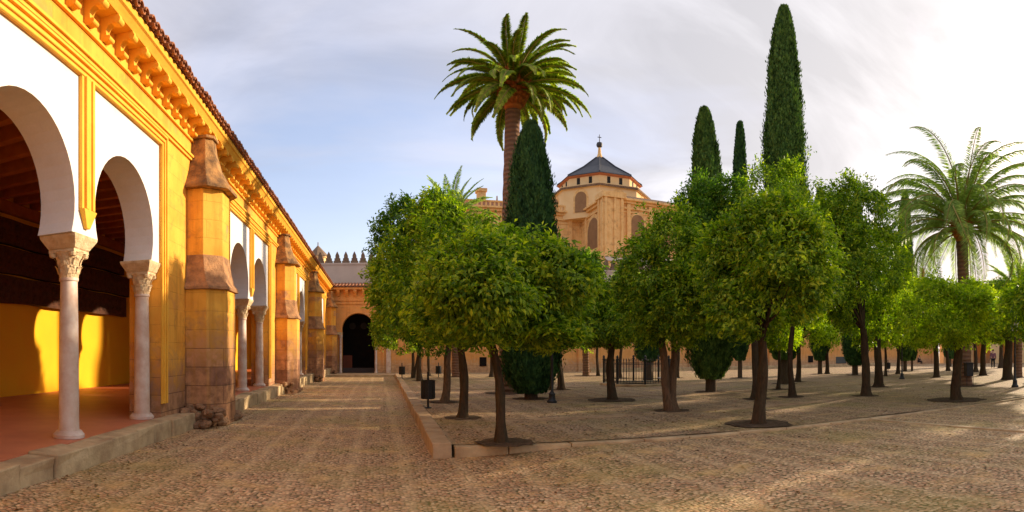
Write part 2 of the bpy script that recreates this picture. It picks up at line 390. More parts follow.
# terrace sheet (raised a step above the path)
def terrace():
    ys = np.concatenate([[0, 0.01], np.arange(0.4, 8, 0.4), np.arange(8, 35, 1.5), [35.0]])
    u = np.concatenate([np.linspace(0, 0.2, 20), np.linspace(0.22, 1, 30)])
    U, Vg = np.meshgrid(u, ys); Xe = edge_x(8.4 + Vg) + 0.25; X = Xe + (74.0 - Xe) * U; Y0 = front_y(X) + 0.13; Yg = Y0 + (43.3 - Y0) * Vg / 35.0
    Z = zpn(Yg) + 0.20 + 0.01 * np.sin(X * 1.1) * np.sin(Yg * 0.7)
    V = np.stack([X, Yg, Z], -1).reshape(-1, 3); nx, ny = len(u), len(ys)
    i = (np.arange(nx - 1)[None, :] + nx * np.arange(ny - 1)[:, None]).ravel()
    tag(mesh_np('terrace', V, np.stack([i, i + 1, i + nx + 1, i + nx], 1), M_cobt, None, True), kind='structure')
    # apron beyond the terrace, up to the end wall
    MBx = MB()
    MBx.box(-4.6, 74, 43.3, 47.9, -1.0, zp(45) + 0.10)
    tag(MBx.build('pavement', M_kerb), kind='structure')
terrace()

def kerb_blocks(name, line, width, z0f, z1f, step, mat, gap=0.012, jit=0.012):
    """line: function s -> (x, y, nx, ny) of the outer edge, blocks laid along it"""
    b = MB(); s = 0.0; L = line(None)
    while s < L - 0.1:
        l = min(step * random.uniform(0.8, 1.25), L - s)
        x0, y0, nx, ny = line(s); x1, y1, _, _ = line(s + l - gap)
        j = random.uniform(-jit, jit); k = random.uniform(-jit, jit) * 0.6
        w = width * random.uniform(0.94, 1.03)
        P = [(x0 + nx * j, y0 + ny * j), (x1 + nx * j, y1 + ny * j), (x1 + nx * w, y1 + ny * w), (x0 + nx * w, y0 + ny * w)]
        ym = (y0 + y1) / 2
        J = lambda q: random.uniform(-q, q)
        zt_ = [z1f(py) + k + J(jit * 0.5) for px, py in P]; Pt = [(px + J(jit) * 0.7, py + J(jit) * 0.3) for px, py in P]
        b.loft([[(px, py, z0f(py)) for px, py in P], [(px + J(jit) * 0.5, py, z1f(py) - 0.12 + J(0.02)) for px, py in P], [(px, py, q) for (px, py), q in zip(Pt, zt_)]])
        s += l
    o = b.build(name, mat, bevel=0.018); tag(o, kind='structure'); return o
def l_left(s):
    if s is None: return 34.6
    Y = 8.40 + s; return edge_x(Y), Y, 1.0, 0.0
def l_front(s):
    if s is None: return 60.0
    return 1.16 + s, front_y(1.16 + s), 0.0, 1.0
def l_arc(s):
    if s is None: return 55.0
    return -3.92, -8.0 + s, -1.0, 0.0
kerb_blocks('terrace_kerb', l_left, 0.30, lambda y: -0.5, lambda y: zt(y) + 0.045, 0.95, M_kerb2)
kerb_blocks('front_kerb', l_front, 0.28, lambda y: -0.5, lambda y: zt(y) - 0.012, 1.0, M_kerb, jit=0.006)
def l_line(s):
    if s is None: return 12.5
    return 9.3, -4.85 + s, 1.0, 0.0
kerb_blocks('paving_line', l_line, 0.16, lambda y: -0.5, lambda y: zp(y) + 0.165, 1.1, M_kerb, jit=0.004)
kerb_blocks('arcade_kerb', l_arc, 0.42, lambda y: -0.6, lambda y: 0.265, 0.85, M_kerb, jit=0.035)
b = MB(); b.box(-10.6, -4.335, -8, 47.9, -0.6, 0.255); tag(b.build('gallery_floor', M_redfloor), kind='structure')
# shallow irrigation channels between tree rows
b = MB()
for yy, xa, xb in ((11.3, 2.2, 14.0), (16.6, 2.0, 22.0), (22.5, 2.0, 36.0)):
    b.box(xa, xb, yy, yy + 0.10, -0.5, zt(yy) + 0.012); b.box(xa, xb, yy + 0.24, yy + 0.34, -0.5, zt(yy) + 0.012)
tag(b.build('irrigation_channel', M_kerb2), kind='structure')

# ------------------------------------------------------------------ west arcade
ZF = 0.26
XW = -4.30; XI = -5.0            # outer and inner face of the arcade wall
arc = empty('arcade_gallery', (-4.6, 20, 0)); arc_inv = Matrix.Translation((4.6, -20, 0))
tag(arc, 'long ochre arcade with white horseshoe arches, marble columns and stepped buttresses on the left', 'arcade')
def apart(mb, name, mat, smooth=False, bevel=0.0, parent=None):
    o = mb.build(name, mat, None, smooth, bevel)
    if parent is None: o.parent = arc; o.matrix_parent_inverse = arc_inv
    else: o.parent = parent; o.matrix_parent_inverse = (parent.matrix_parent_inverse @ Matrix.Identity(4)).inverted() @ Matrix.Identity(4) if False else Matrix.Identity(4)
    return o
bays = [-3.68, 7.52, 18.72, 29.92, 41.12]
butts = [1.55, 12.75, 23.95, 35.15, 46.9]
PW = 3.0     # half width of the white panels of a bay
# masonry: piers, band, solid
wall = MB()
edges = [-8.2] + [q for c in bays for q in (c - PW, c + PW)] + [48.0]
for i in range(0, len(edges), 2):
    y0, y1 = edges[i], edges[i + 1]
    if y1 - y0 > 0.05: wall.box(XI, XW, y0, y1, -0.5, 5.80)
wall.box(XI, XW, -8.2, 48.0, 5.80, 6.60)
apart(wall, 'wall', M_facade)
def horseshoe(cy, zs, r, lift, n=28):
    a0 = -math.asin(lift / r); zc = zs + lift
    return [(cy + r * math.cos(a), zc + r * math.sin(a)) for a in np.linspace(a0, math.pi - a0, n)]
ZS = 3.40; ZT = 5.80
def arch_panel(mb, x0, x1, cy, hw, zs, ztop, r, lift):
    """wall panel cut by a horseshoe opening; x0 outer face, x1 inner"""
    A = horseshoe(cy, zs, r, lift); n = len(A); O = []
    for (y, z) in A:                      # matching points on the outer rectangle
        a = math.atan2(z - (zs + lift * 0), y - cy)
        dy, dz = math.cos(a), math.sin(a)
        if z <= zs + 1e-6: O.append((cy + math.copysign(hw, y - cy), zs)); continue
        tt = min(hw / abs(dy) if abs(dy) > 1e-6 else 1e9, (ztop - zs) / dz if dz > 1e-6 else 1e9)
        O.append((cy + dy * tt, zs + dz * tt))
    # snap the two closest to the corners
    for sgn in (1, -1):
        k = min(range(n), key=lambda i: (O[i][0] - (cy + sgn * hw)) ** 2 + (O[i][1] - ztop) ** 2); O[k] = (cy + sgn * hw, ztop)
    vs = []; fs = []
    for (p, q) in zip(A, O): vs += [(x0, *p), (x0, *q), (x1, *p), (x1, *q)]
    for i in range(n - 1):
        a = 4 * i; c = a + 4
        fs += [(a, c, c + 1, a + 1), (a + 2, a + 3, c + 3, c + 2), (a, a + 2, c + 2, c), (a + 1, c + 1, c + 3, a + 3)]
    e = 4 * (n - 1)
    fs += [(0, 1, 3, 2), (e, e + 2, e + 3, e + 1)]
    mb.add(vs, fs)
def column(y, x=-4.63):
    o = empty('column', (x, y, ZF)); o.parent = arc; o.matrix_parent_inverse = arc_inv
    h = ZS - ZF
    s_ = MB(); s_.lathe(0, 0, [(0.168, 0.10), (0.163, 0.2), (0.158, 1.0), (0.150, 1.7), (0.138, 2.44), (0.155, 2.46), (0.155, 2.50)], 20); s_.build('shaft', M_marble, o, True)
    b_ = MB(); b_.lathe(0, 0, [(0.25, 0.0), (0.25, 0.05), (0.22, 0.08), (0.20, 0.11)], 20); b_.build('column_base', M_marble, o, True)
    # leafy capital: bell with two rings of leaves and corner volutes
    c_ = MB(); c_.lathe(0, 0, [(0.15, 2.50), (0.165, 2.58), (0.175, 2.72), (0.21, 2.84), (0.25, 2.90)], 16)
    for ring, (z, rr, nn) in enumerate(((2.56, 0.165, 8), (2.69, 0.18, 8))):
        for k in range(nn):
            a = 2 * math.pi * (k + 0.5 * ring) / nn; ca, sa = math.cos(a), math.sin(a); w = 0.05
            P = []
            for (rd, zz, ww) in ((rr, z, w), (rr + 0.02, z + 0.07, w), (rr + 0.055, z + 0.125, w * 0.6), (rr + 0.05, z + 0.10, w * 0.3)):
                for sg in (-1, 1): P.append((ca * rd - sa * ww * sg, sa * rd + ca * ww * sg, zz))
            c_.add(P, [(0, 1, 3, 2), (2, 3, 5, 4), (4, 5, 7, 6)])
    for k in range(4):
        a = math.pi / 4 + k * math.pi / 2; c_.lathe(math.cos(a) * 0.26, math.sin(a) * 0.26, [(0.0, 2.80), (0.05, 2.82), (0.06, 2.86), (0.04, 2.90)], 8)
    c_.box(-0.23, 0.23, -0.23, 0.23, 2.88, 2.925)
    c_.build('capital', M_capital, o)
    i_ = MB()
    def rr_(hx, hy, z): return [(-hx, -hy, z), (hx, -hy, z), (hx, hy, z), (-hx, hy, z)]
    i_.loft([rr_(0.23, 0.21, 2.925), rr_(0.25, 0.23, 2.945), rr_(0.32, 0.345, 3.09), rr_(0.33, 0.355, 3.138)])
    i_.build('impost_block', M_capital, o, bevel=0.01)
for c in bays:
    for sgn in (-1, 1):
        p = MB(); arch_panel(p, XW - 0.035, XI + 0.05, c + sgn * PW / 2, PW / 2 - 0.002, ZS, ZT, 1.19, 0.46)
        apart(p, 'arch', M_white, False)
    for yy in (c - PW + 0.20, c, c + PW - 0.20): column(yy)
    # moulded rectangular frame (alfiz) and middle strip
    m = MB(); X0 = XW + 0.001
    prof = [(0.00, 0.07), (0.07, 0.035), (0.14, 0.075), (0.20, 0.03)]
    for (off, pr, w) in ((0.0, 0.045, 0.06), (0.06, 0.075, 0.055), (0.115, 0.04, 0.05), (0.165, 0.085, 0.05)):
        o_ = PW + off
        for sg in (-1, 1):
            ya, yb = sorted((c + sg * o_, c + sg * (o_ + w)))
            m.box(X0, XW + pr, ya, yb, 0.55, ZT + off + w)
        m.box(X0, XW + pr - 0.002, c - o_ - w * 0.02, c + o_ + w * 0.02, ZT + off, ZT + off + w - 0.002)
    for (a, bb, pr) in ((-0.20, -0.13, 0.03), (-0.13, -0.06, 0.075), (-0.06, 0.06, 0.045), (0.06, 0.13, 0.075), (0.13, 0.20, 0.03)):
        m.box(XW - 0.03, XW + pr, c + a, c + bb, 3.78, ZT - 0.001)
    m.loft([[(XW - 0.03, c - 0.2, 3.78), (XW + 0.07, c - 0.2, 3.78), (XW + 0.07, c + 0.2, 3.78), (XW - 0.03, c + 0.2, 3.78)],
            [(XW - 0.03, c - 0.05, 3.50), (XW + 0.03, c - 0.05, 3.50), (XW + 0.03, c + 0.05, 3.50), (XW - 0.03, c + 0.05, 3.50)]])
    apart(m, 'arch_frame', M_trim, bevel=0.008)
# continuous string mouldings
m = MB()
for (z0, z1, pr) in ((6.06, 6.12, 0.05), (6.12, 6.17, 0.09)): m.box(XW + 0.001, XW + pr, -8.2, 48, z0, z1 - 0.002)
m.box(XW + 0.001, XW + 0.055, -8.2, 48, 6.52, 6.57)
# crowning cornice above the corbels
m.prism_y([(XI, 6.98), (-3.98, 6.98), (-3.95, 7.02), (-3.90, 7.08), (-3.86, 7.10), (-3.84, 7.19), (XI, 7.19)], -8.2, 48)
m.box(XI, XW - 0.002, -8.2, 48, 6.60, 6.98)
apart(m, 'cornice', M_trim)
# scrolled corbels
def corbel_mesh(mb, cy, w):
    pr = [(-4.30, 6.60), (-4.22, 6.585), (-4.15, 6.60), (-4.13, 6.65), (-4.19, 6.69), (-4.195, 6.77), (-4.16, 6.83), (-4.10, 6.855), (-4.04, 6.83), (-3.98, 6.83), (-3.945, 6.88), (-3.96, 6.94), (-3.97, 6.978), (-4.30, 6.978)]
    mb.prism_y(pr, cy - w / 2, cy + w / 2)
    for (x, z, r) in ((-4.15, 6.63, 0.04), (-3.99, 6.885, 0.058)):
        ring = [(x + r * math.cos(a), z + r * math.sin(a)) for a in np.linspace(0, 2 * math.pi, 12, endpoint=False)]
        mb.prism_y(ring, cy - w / 2 - 0.02, cy + w / 2 + 0.02)
k0 = None; y = -1.0
while y < 47.7:
    if k0 is None:
        mb = MB(); corbel_mesh(mb, 0.0, 0.125); k0 = apart(mb, 'corbel', M_trim, True); k = k0
    else:
        k = k0.copy(); C.objects.link(k)
    k.location = (0, y, 0); y += 0.53
# eaves and tiled roof
rf = MB()
pitch = math.tan(R(22))
rf.add([(-3.86, -8.2, 7.195), (-3.86, 48, 7.195), (-8.0, 48, 7.195 + 4.14 * pitch), (-8.0, -8.2, 7.195 + 4.14 * pitch),
        (-11.5, 48, 7.195 + 0.64 * pitch), (-11.5, -8.2, 7.195 + 0.64 * pitch)], [(0, 1, 2, 3), (3, 2, 4, 5)])
def barrel(mb, y, x0, x1, z0, r, up=True, n=7):
    for (xa, xb, zb) in ((x0, x1, z0),):
        A = []; B = []
        for rr in (r, r - 0.022):
            for xx in (xa, xb):
                ring = []
                for a in np.linspace(0, math.pi, n):
                    zz = zb + (xa - xx) * pitch + (rr * math.sin(a) if up else -rr * math.sin(a))
                    ring.append((xx, y + rr * math.cos(a), zz))
                (A if rr == r else B).append(ring)
        vs = A[0] + A[1] + B[0] + B[1]; fs = []
        for i in range(n - 1):
            fs += [(i, i + 1, n + i + 1, n + i), (2 * n + i, 3 * n + i, 3 * n + i + 1, 2 * n + i + 1), (i, 2 * n + i, 2 * n + i + 1, i + 1)]
        mb.add(vs, fs)
y = -2.0; q = 0
while y < 48:
    j = random.uniform(-0.02, 0.02)
    barrel(rf, y, -3.72 + j, -5.6, 7.27 + random.uniform(-0.008, 0.008), 0.085)
    barrel(rf, y + 0.115, -3.74 + j, -5.6, 7.255, 0.07, False)
    barrel(rf, y + 0.115, -3.80 + j, -4.3, 7.19 + random.uniform(-0.01, 0.01), 0.06, True)
    y += 0.23
apart(rf, 'roof', M_tile, True)
# buttresses
def oct_plan(cy, hw, dx, ch, g=0.0):
    """half octagon plan proud of the wall; g grows it"""
    x0 = XW + 0.002; x1 = XW + dx + g; h = hw + g
    return [(x0, cy - h), (x1 - ch, cy - h), (x1, cy - h + ch), (x1, cy + h - ch), (x1 - ch, cy + h), (x0, cy + h)]
def lev(plan, z): return [(x, y_, z) for x, y_ in plan]
for bi, cy in enumerate(butts):
    hw = 0.70 if bi < 4 else 0.55
    be = empty('buttress', (XW, cy, 0)); be.parent = arc; be.matrix_parent_inverse = arc_inv
    inv = Matrix.Translation((-XW, -cy, 0))
    def bp(mb, name, mat, bevel=0.0, smooth=False):
        o = mb.build(name, mat, be, smooth, bevel); o.matrix_parent_inverse = inv; return o
    b_ = MB()
    b_.loft([lev(oct_plan(cy, hw, 0.80, 0.36, 0.08), -0.5), lev(oct_plan(cy, hw, 0.80, 0.36, 0.07), 3.02)])
    b_.loft([lev(oct_plan(cy, hw, 0.80, 0.36, -0.05), 3.0), lev(oct_plan(cy, hw, 0.80, 0.36, -0.05), 5.33)])
    bp(b_, 'buttress_shaft', M_butt, 0.012)
    s_ = MB()
    s_.loft([lev(oct_plan(cy, hw, 0.80, 0.36, 0.13), 3.02), lev(oct_plan(cy, hw, 0.80, 0.36, 0.13), 3.09), lev(oct_plan(cy, hw, 0.80, 0.36, 0.06), 3.20),
             lev(oct_plan(cy, hw, 0.80, 0.36, 0.0), 3.45), lev(oct_plan(cy, hw, 0.80, 0.36, -0.045), 3.82)])
    bp(s_, 'water_table', M_wtable, 0.01)
    c_ = MB()
    def sq(g, dx, ch, z): return lev(oct_plan(cy, max(g, 0.02), dx, ch), z)
    c_.loft([sq(hw + 0.10, 0.92, 0.38, 5.33), sq(hw + 0.10, 0.92, 0.38, 5.40), sq(hw - 0.08, 0.76, 0.30, 5.62), sq(hw - 0.25, 0.60, 0.22, 5.92), sq(hw - 0.38, 0.50, 0.16, 6.30), sq(hw - 0.42, 0.46, 0.14, 6.60)])
    c_.loft([sq(hw - 0.37, 0.52, 0.15, 6.60), sq(hw - 0.37, 0.52, 0.15, 6.67)])
    bp(c_, 'buttress_cap', M_cap, 0.012)
    # rubble footing
    r_ = MB(); rr = random.Random(bi + 3)
    for k in range(170):
        yy = cy + rr.uniform(-hw - 0.55, hw + 0.42); xx = XW + 0.58 + rr.uniform(-0.5, 0.28); near = yy < cy - hw + 0.25; zz = zp(cy) + rr.uniform(-0.02, 0.45 if near else 0.25) * max(0.1, 1 - 3.2 * max(0, xx - XW - 0.72)) 
        if bi > 1 and k > 80: break
        s = rr.uniform(0.06, 0.15)
        pts = []
        for zz_, rad in ((-0.8, 0.6), (-0.2, 1.0), (0.45, 0.9), (0.8, 0.45)):
            pts.append([(xx + s * rad * rr.uniform(0.75, 1.2) * math.cos(a), yy + 1.3 * s * rad * rr.uniform(0.75, 1.2) * math.sin(a), zz + s * 0.8 * zz_) for a in np.linspace(0, 2 * math.pi, 7, endpoint=False)])
        r_.loft(pts)
    tag(bp(r_, 'rubble_footing', M_rubble), kind='stuff')
# gallery interior
b = MB(); b.box(-10.9, -10.4, -8.2, 48, -0.5, 7.2); b.box(-10.4, XI, -8.5, -8.2, -0.5, 7.2); apart(b, 'rear_wall', M_back)
b = MB(); b.box(-10.4, XI - 0.002, -8.2, 47.9, 6.45, 6.6); apart(b, 'ceiling', M_beam)
y = -7.5; bi0 = None
while y < 47:
    if bi0 is None:
        b = MB(); b.box(-10.395, XI - 0.005, -0.11, 0.11, 6.10, 6.448); bi0 = apart(b, 'ceiling_beam', M_beam, bevel=0.01); k = bi0
    else: k = bi0.copy(); C.objects.link(k)
    k.location = (0, y, 0); y += 0.85
b = MB(); b.box(-10.397, -10.2, -8.2, 47.9, 5.75, 6.095); apart(b, 'wall_plate', M_beam, bevel=0.01)
# old carved beams hung in rows on the gallery wall
def old_beam(y0, y1, z0, z1, label, d=0.22):
    b = MB(); x = -10.395
    n = int((y1 - y0) / 0.35)
    ys_ = np.linspace(y0, y1, n + 1)
    top = [(yy, z1 + 0.012 * math.sin(yy * 3)) for yy in ys_]; bot = [(yy, z0 + 0.018 * math.sin(yy * 2.1 + z0)) for yy in ys_]
    b.prism_x(bot + top[::-1], x, x + d)
    yy = y0 + 0.2
    while yy < y1 - 0.3:
        for kz in (0.27, 0.72):
            zc = z0 + (z1 - z0) * kz
            b.loft([[(x + d - 0.004, yy + 0.13 * math.cos(a), zc + 0.13 * math.sin(a)) for a in np.linspace(0, 2 * math.pi, 10, endpoint=False)],
                    [(x + d + 0.03, yy + 0.08 * math.cos(a), zc + 0.08 * math.sin(a)) for a in np.linspace(0, 2 * math.pi, 10, endpoint=False)]])
        yy += 0.36
    o = b.build('carved_beam', M_wood); tag(o, label, 'wooden beam', 'old carved beams hung on the gallery wall')
old_beam(6.0, 21.1, 3.07, 3.86, 'lowest dark carved timber plank hung on the yellow gallery wall')
old_beam(5.0, 21.5, 3.94, 4.72, 'middle dark carved timber plank hung between two others on the yellow wall')
old_beam(6.5, 20.9, 4.80, 5.55, 'uppermost dark carved timber plank hung on the yellow gallery wall')
for (y0, y1, z0, z1, lab) in ((23.5, 33, 3.1, 3.9, 'low dark timber plank deep inside the gallery beyond the second buttress'), (23.5, 33, 4.0, 4.8, 'high dark timber plank deep inside the gallery beyond the second buttress')):
    old_beam(y0, y1, z0, z1, lab)
# little lantern turret over the far end of the roof
tx, ty = at(318, 60)
b = MB(); b.lathe(tx, ty, [(1.0, 5.0), (1.0, 11.6), (1.15, 11.62), (1.15, 11.75)], 8)
turret = b.build('roof_turret', M_cathpl); tag(turret, 'small pale turret with pyramid roof behind the far end of the tiled arcade roof', 'turret')
b = MB(); b.lathe(tx, ty, [(1.25, 11.76), (0.05, 13.0), (0.05, 13.35)], 8); o = b.build('turret_roof', M_merlon, turret)

# ------------------------------------------------------------------ end wall (mosque front)
EY = 48.0
endw = empty('courtyard_building', (20, EY, 0)); einv = Matrix.Translation((-20, -EY, 0))
tag(endw, 'long ochre building closing the courtyard, with dark horseshoe doorway and crenellated wall above', 'building')
def ep(mb, name, mat, bevel=0.0, smooth=False, parent=None):
    o = mb.build(name, mat, None, smooth, bevel); o.parent = endw; o.matrix_parent_inverse = einv; return o
DX = at(358.3, 48)[0]; DZ = 3.50; DR = 1.42; DB = zp(45) + 0.10
b = MB()
X0, X1, ZTOP = -11.0, 74.0, 7.0
b.box(X0, DX - 2.2, EY, EY + 1.0, -1.0, ZTOP); b.box(DX + 2.2, X1, EY, EY + 1.0, -1.0, ZTOP)
b.box(DX - 2.2, DX - 1.4, EY, EY + 1.0, -1.0, 3.2); b.box(DX + 1.4, DX + 2.2, EY, EY + 1.0, -1.0, 3.2)
tmp = MB(); arch_panel(tmp, 0.0, 1.0, 0.0, 2.2, 3.2, ZTOP, DR, 0.32)
b.add([(DX + y_, EY + x_, z_) for (x_, y_, z_) in tmp.v], tmp.f)
ep(b, 'wall', M_end)
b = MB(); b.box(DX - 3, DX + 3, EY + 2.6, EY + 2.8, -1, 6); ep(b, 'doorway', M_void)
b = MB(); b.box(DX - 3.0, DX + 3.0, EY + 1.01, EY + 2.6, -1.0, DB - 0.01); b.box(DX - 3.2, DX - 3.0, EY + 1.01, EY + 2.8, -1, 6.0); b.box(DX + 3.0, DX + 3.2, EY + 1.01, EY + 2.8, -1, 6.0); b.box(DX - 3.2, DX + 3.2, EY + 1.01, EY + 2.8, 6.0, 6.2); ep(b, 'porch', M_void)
for sx in (-0.62, 0.42):      # pale round panes in the dark door head
    b = MB(); b.loft([[(DX + sx + 0.30 * math.cos(a), yv, 3.95 + 0.30 * math.sin(a)) for a in np.linspace(0, 2 * math.pi, 20, endpoint=False)] for yv in (EY + 2.55, EY + 2.598)])
    ep(b, 'round_window', m_plain('dusty pane', (0.05, 0.045, 0.042), (0.04, 0.035, 0.03), 3))
b = MB(); b.box(DX - 1.36, DX + 1.36, EY + 0.4, EY + 0.5, DB, DB + 0.42); ep(b, 'door_barrier', m_plain('slate grey board', (0.07, 0.055, 0.055), (0.06, 0.05, 0.05), 3))
b = MB(); b.box(DX - 1.36, DX - 0.55, EY + 0.55, EY + 0.6, DB, DB + 1.5); ep(b, 'door_panel', m_plain('red brown door', (0.12, 0.035, 0.018), (0.10, 0.03, 0.018), 3))
for sg in (-1, 1):            # door columns with capitals
    b = MB(); b.lathe(DX + sg * 1.52, EY - 0.08, [(0.14, DB), (0.14, DB + 0.1), (0.10, DB + 0.15), (0.095, 2.75), (0.14, 2.8), (0.19, 3.0), (0.19, 3.08)], 12); ep(b, 'door_column', M_marble, smooth=True)
    b = MB(); b.box(DX + sg * 1.62 - 0.27, DX + sg * 1.62 + 0.27, EY - 0.28, EY - 0.003, 3.08, 3.28); ep(b, 'impost', M_capital, 0.01)
b = MB(); b.box(DX - 2.25, DX - 2.05, EY - 0.08, EY - 0.003, DB, 5.7); b.box(DX + 2.05, DX + 2.25, EY - 0.08, EY - 0.003, DB, 5.7); b.box(DX - 2.25, DX + 2.25, EY - 0.08, EY - 0.003, 5.7, 5.9); ep(b, 'door_frame', M_end, 0.01)
# cornice, corbels and tiled eave
b = MB(); b.box(X0, X1, EY - 0.10, EY - 0.003, 5.98, 6.10); b.box(X0, X1, EY - 0.55, EY - 0.003, 6.92, 7.10); ep(b, 'cornice', M_end, 0.01)
kk = None; x = -3.4
while x < 60:
    if kk is None:
        b = MB(); b.prism_x([(EY - 0.003, 6.42), (EY - 0.15, 6.42), (EY - 0.22, 6.55), (EY - 0.32, 6.6), (EY - 0.46, 6.78), (EY - 0.48, 6.918), (EY - 0.003, 6.918)], -0.13, 0.13)
        kk = ep(b, 'corbel', M_end); k = kk
    else: k = kk.copy(); C.objects.link(k)
    k.location = (x, 0, 0); x += 0.72
rf = MB(); rf.add([(X0, EY - 0.66, 7.12), (X1, EY - 0.66, 7.12), (X1, EY + 3.9, 7.95), (X0, EY + 3.9, 7.95)], [(0, 1, 2, 3)])
x = -4.2
while x < 50:
    n = 6; ring0 = []; ring1 = []
    for a in np.linspace(0, math.pi, n): ring0.append((x + 0.10 * math.cos(a), EY - 0.72, 7.16 + 0.10 * math.sin(a))); ring1.append((x + 0.10 * math.cos(a), EY + 3.85, 7.95 + 0.10 * math.sin(a)))
    rf.loft([ring0, ring1]); x += 0.29
ep(rf, 'roof', M_tile)
for px in (388.5,):
    X = at(px, 48)[0]; b = MB(); b.box(X - 0.20, X + 0.20, EY - 0.13, EY - 0.003, DB, 2.5); ep(b, 'pale_pilaster', M_marble, 0.01)
# drainpipe and dark floor-level openings in the wall
for px in (483, 810.5): 
    a = (px - VPX) / F; X = EY * math.tan(a)
    b = MB(); b.box(X - 0.3 / math.cos(a), X + 0.3 / math.cos(a), EY - 0.04, EY - 0.002, 0.35, 1.15); ep(b, 'vent_hatch', M_void, 0.01)
a = (841 - VPX) / F; X = EY * math.tan(a); b = MB(); b.box(X - 0.95, X + 0.95, EY - 0.05, EY - 0.002, 0.15, 1.0); ep(b, 'vent_hatch', m_plain('grey hatch', (0.10, 0.11, 0.10), (0.08, 0.09, 0.09), 3), 0.01)
# blind arches in the wall further right
for px in (425, 455, 540, 580, 640, 690, 730, 770, 800, 860, 880, 900, 918, 932):
    a = (px - VPX) / F; X = EY * math.tan(a)
    b = MB(); b.box(X - 0.22, X + 0.22, EY - 0.16, EY - 0.002, -1.0, 5.97); ep(b, 'wall_pilaster', M_end, 0.01)
# crenellated wall behind
UY = 52.0
b = MB(); b.box(X0, X1, UY, UY + 0.8, 6.0, 9.9); b.box(X0, X1, UY - 0.06, UY - 0.001, 9.72, 9.86); ep(b, 'upper_wall', M_upper)
kk = None; x = -5.4; cnt = 0
while cnt < 98:
    if kk is None:
        b = MB(); b.prism_y([(-0.36, 9.9), (0.36, 9.9), (0.36, 10.12), (0.27, 10.12), (0.27, 10.36), (0.18, 10.36), (0.18, 10.62), (0.08, 10.85), (0.0, 11.0), (-0.08, 10.85), (-0.18, 10.62), (-0.18, 10.36), (-0.27, 10.36), (-0.27, 10.12), (-0.36, 10.12)], UY + 0.15, UY + 0.6)
        kk = ep(b, 'merlon', M_merlon); k = kk
    else: k = kk.copy(); C.objects.link(k)
    k.location = (x, 0, 0); x += 0.80; cnt += 1
# low planting bed wall / bench in front of far right wall
b = MB(); b.box(18, 60, 45.0, 45.5, -1.0, zp(45) + 0.45); o = b.build('low_wall', M_kerb, bevel=0.03); tag(o, 'low pale stone bench wall running along the foot of the ochre building', 'low wall')

# east gallery, far right
eg = empty('far_gallery', (76, 10, 0)); ginv = Matrix.Translation((-76, -10, 0))
tag(eg, 'distant pale gallery with round arches glimpsed between the trunks at far right', 'arcade')
b = MB()
for k in range(14):
    cy = 46 - k * 5.0
    t_ = MB(); arch_panel(t_, 0, 0.8, 0, 2.5, 3.0, 7.0, 1.7, 0.0)
    b.add([(76 + x_, cy + y_, z_) for x_, y_, z_ in t_.v], t_.f)
    for sg in (-1, 1): ya, yb = sorted((cy + sg * 1.7, cy + sg * 2.5)); b.box(76, 76.8, ya, yb, -1, 3.0)
o = b.build('wall', M_cathpl); o.parent = eg; o.matrix_parent_inverse = ginv
b = MB(); b.box(80, 80.5, -24, 49, -1, 8); b.box(75.4, 81, -24, 49, 7.0, 7.3); o = b.build('rear_wall', M_end); o.parent = eg; o.matrix_parent_inverse = ginv

# ------------------------------------------------------------------ cathedral
CX, CY = 43.3, 100.0
cat = empty('cathedral', (CX, CY, 0)); cinv = Matrix.Translation((-CX, -CY, 0))
tag(cat, 'large sandstone cathedral with octagonal drum and dark slate dome rising behind the courtyard', 'cathedral')
def cp(mb, name, mat, bevel=0.0, smooth=False):
    o = mb.build(name, mat, None, smooth, bevel); o.parent = cat; o.matrix_parent_inverse = cinv; return o
b = MB()
b.box(CX, CX + 24, CY, CY + 14.0, 0, 31.6)
b.box(CX - 34, CX + 24, CY + 14.0, CY + 40, 0, 31.6)
cp(b, 'walls', M_cath)
b = MB()      # corner pier with pilasters
b.box(CX - 1.0, CX + 3.2, CY - 1.0, CY + 2.4, 0, 32.4); b.box(CX - 1.4, CX + 3.6, CY - 1.4, CY + 2.8, 31.5, 32.6)
for q in (-0.9, 1.0, 2.5): b.box(CX + q, CX + q + 0.45, CY - 1.25, CY - 0.99, 20, 31.5)
for q in (-0.8, 1.2): b.box(CX - 1.25, CX - 0.99, CY + q, CY + q + 0.45, 20, 31.5)
b.box(CX - 2, CX + 4.2, CY - 2, CY + 3.0, 0, 19.0)
cp(b, 'corner_pier', M_cath, 0.04)
b = MB()      # crowning cornice, stepped
for (z0, z1, g) in ((29.8, 30.2, 0.35), (30.9, 31.4, 0.5), (31.4, 31.8, 1.0)):
    b.box(CX - g, CX + 24, CY - g, CY + 13.9, z0, z1 - 0.01); b.box(CX - 34, CX - g - 0.003, CY + 14 - g, CY + 20, z0, z1 - 0.01)
cp(b, 'cornice', M_cath, 0.03)
b = MB()      # balustrade on the receding wing
q = CX - 33
while q < CX - 1.2: b.box(q, q + 0.35, CY + 13.4, CY + 13.7, 31.8, 32.7); q += 0.9
b.box(CX - 34, CX - 1.1, CY + 13.3, CY + 13.8, 32.7, 33.0); cp(b, 'balustrade', M_cath)
b = MB()      # hipped tile roof right wing
b.add([(CX + 3.7, CY - 0.5, 31.9), (CX + 24.5, CY - 0.5, 31.9), (CX + 24.5, CY + 7, 34.6), (CX + 5.5, CY + 7, 34.6), (CX + 24.5, CY + 13.5, 31.9), (CX + 3.7, CY + 13.5, 31.9)], [(0, 1, 2, 3), (3, 2, 4, 5), (0, 3, 5)])
cp(b, 'wing_roof', M_lichen)
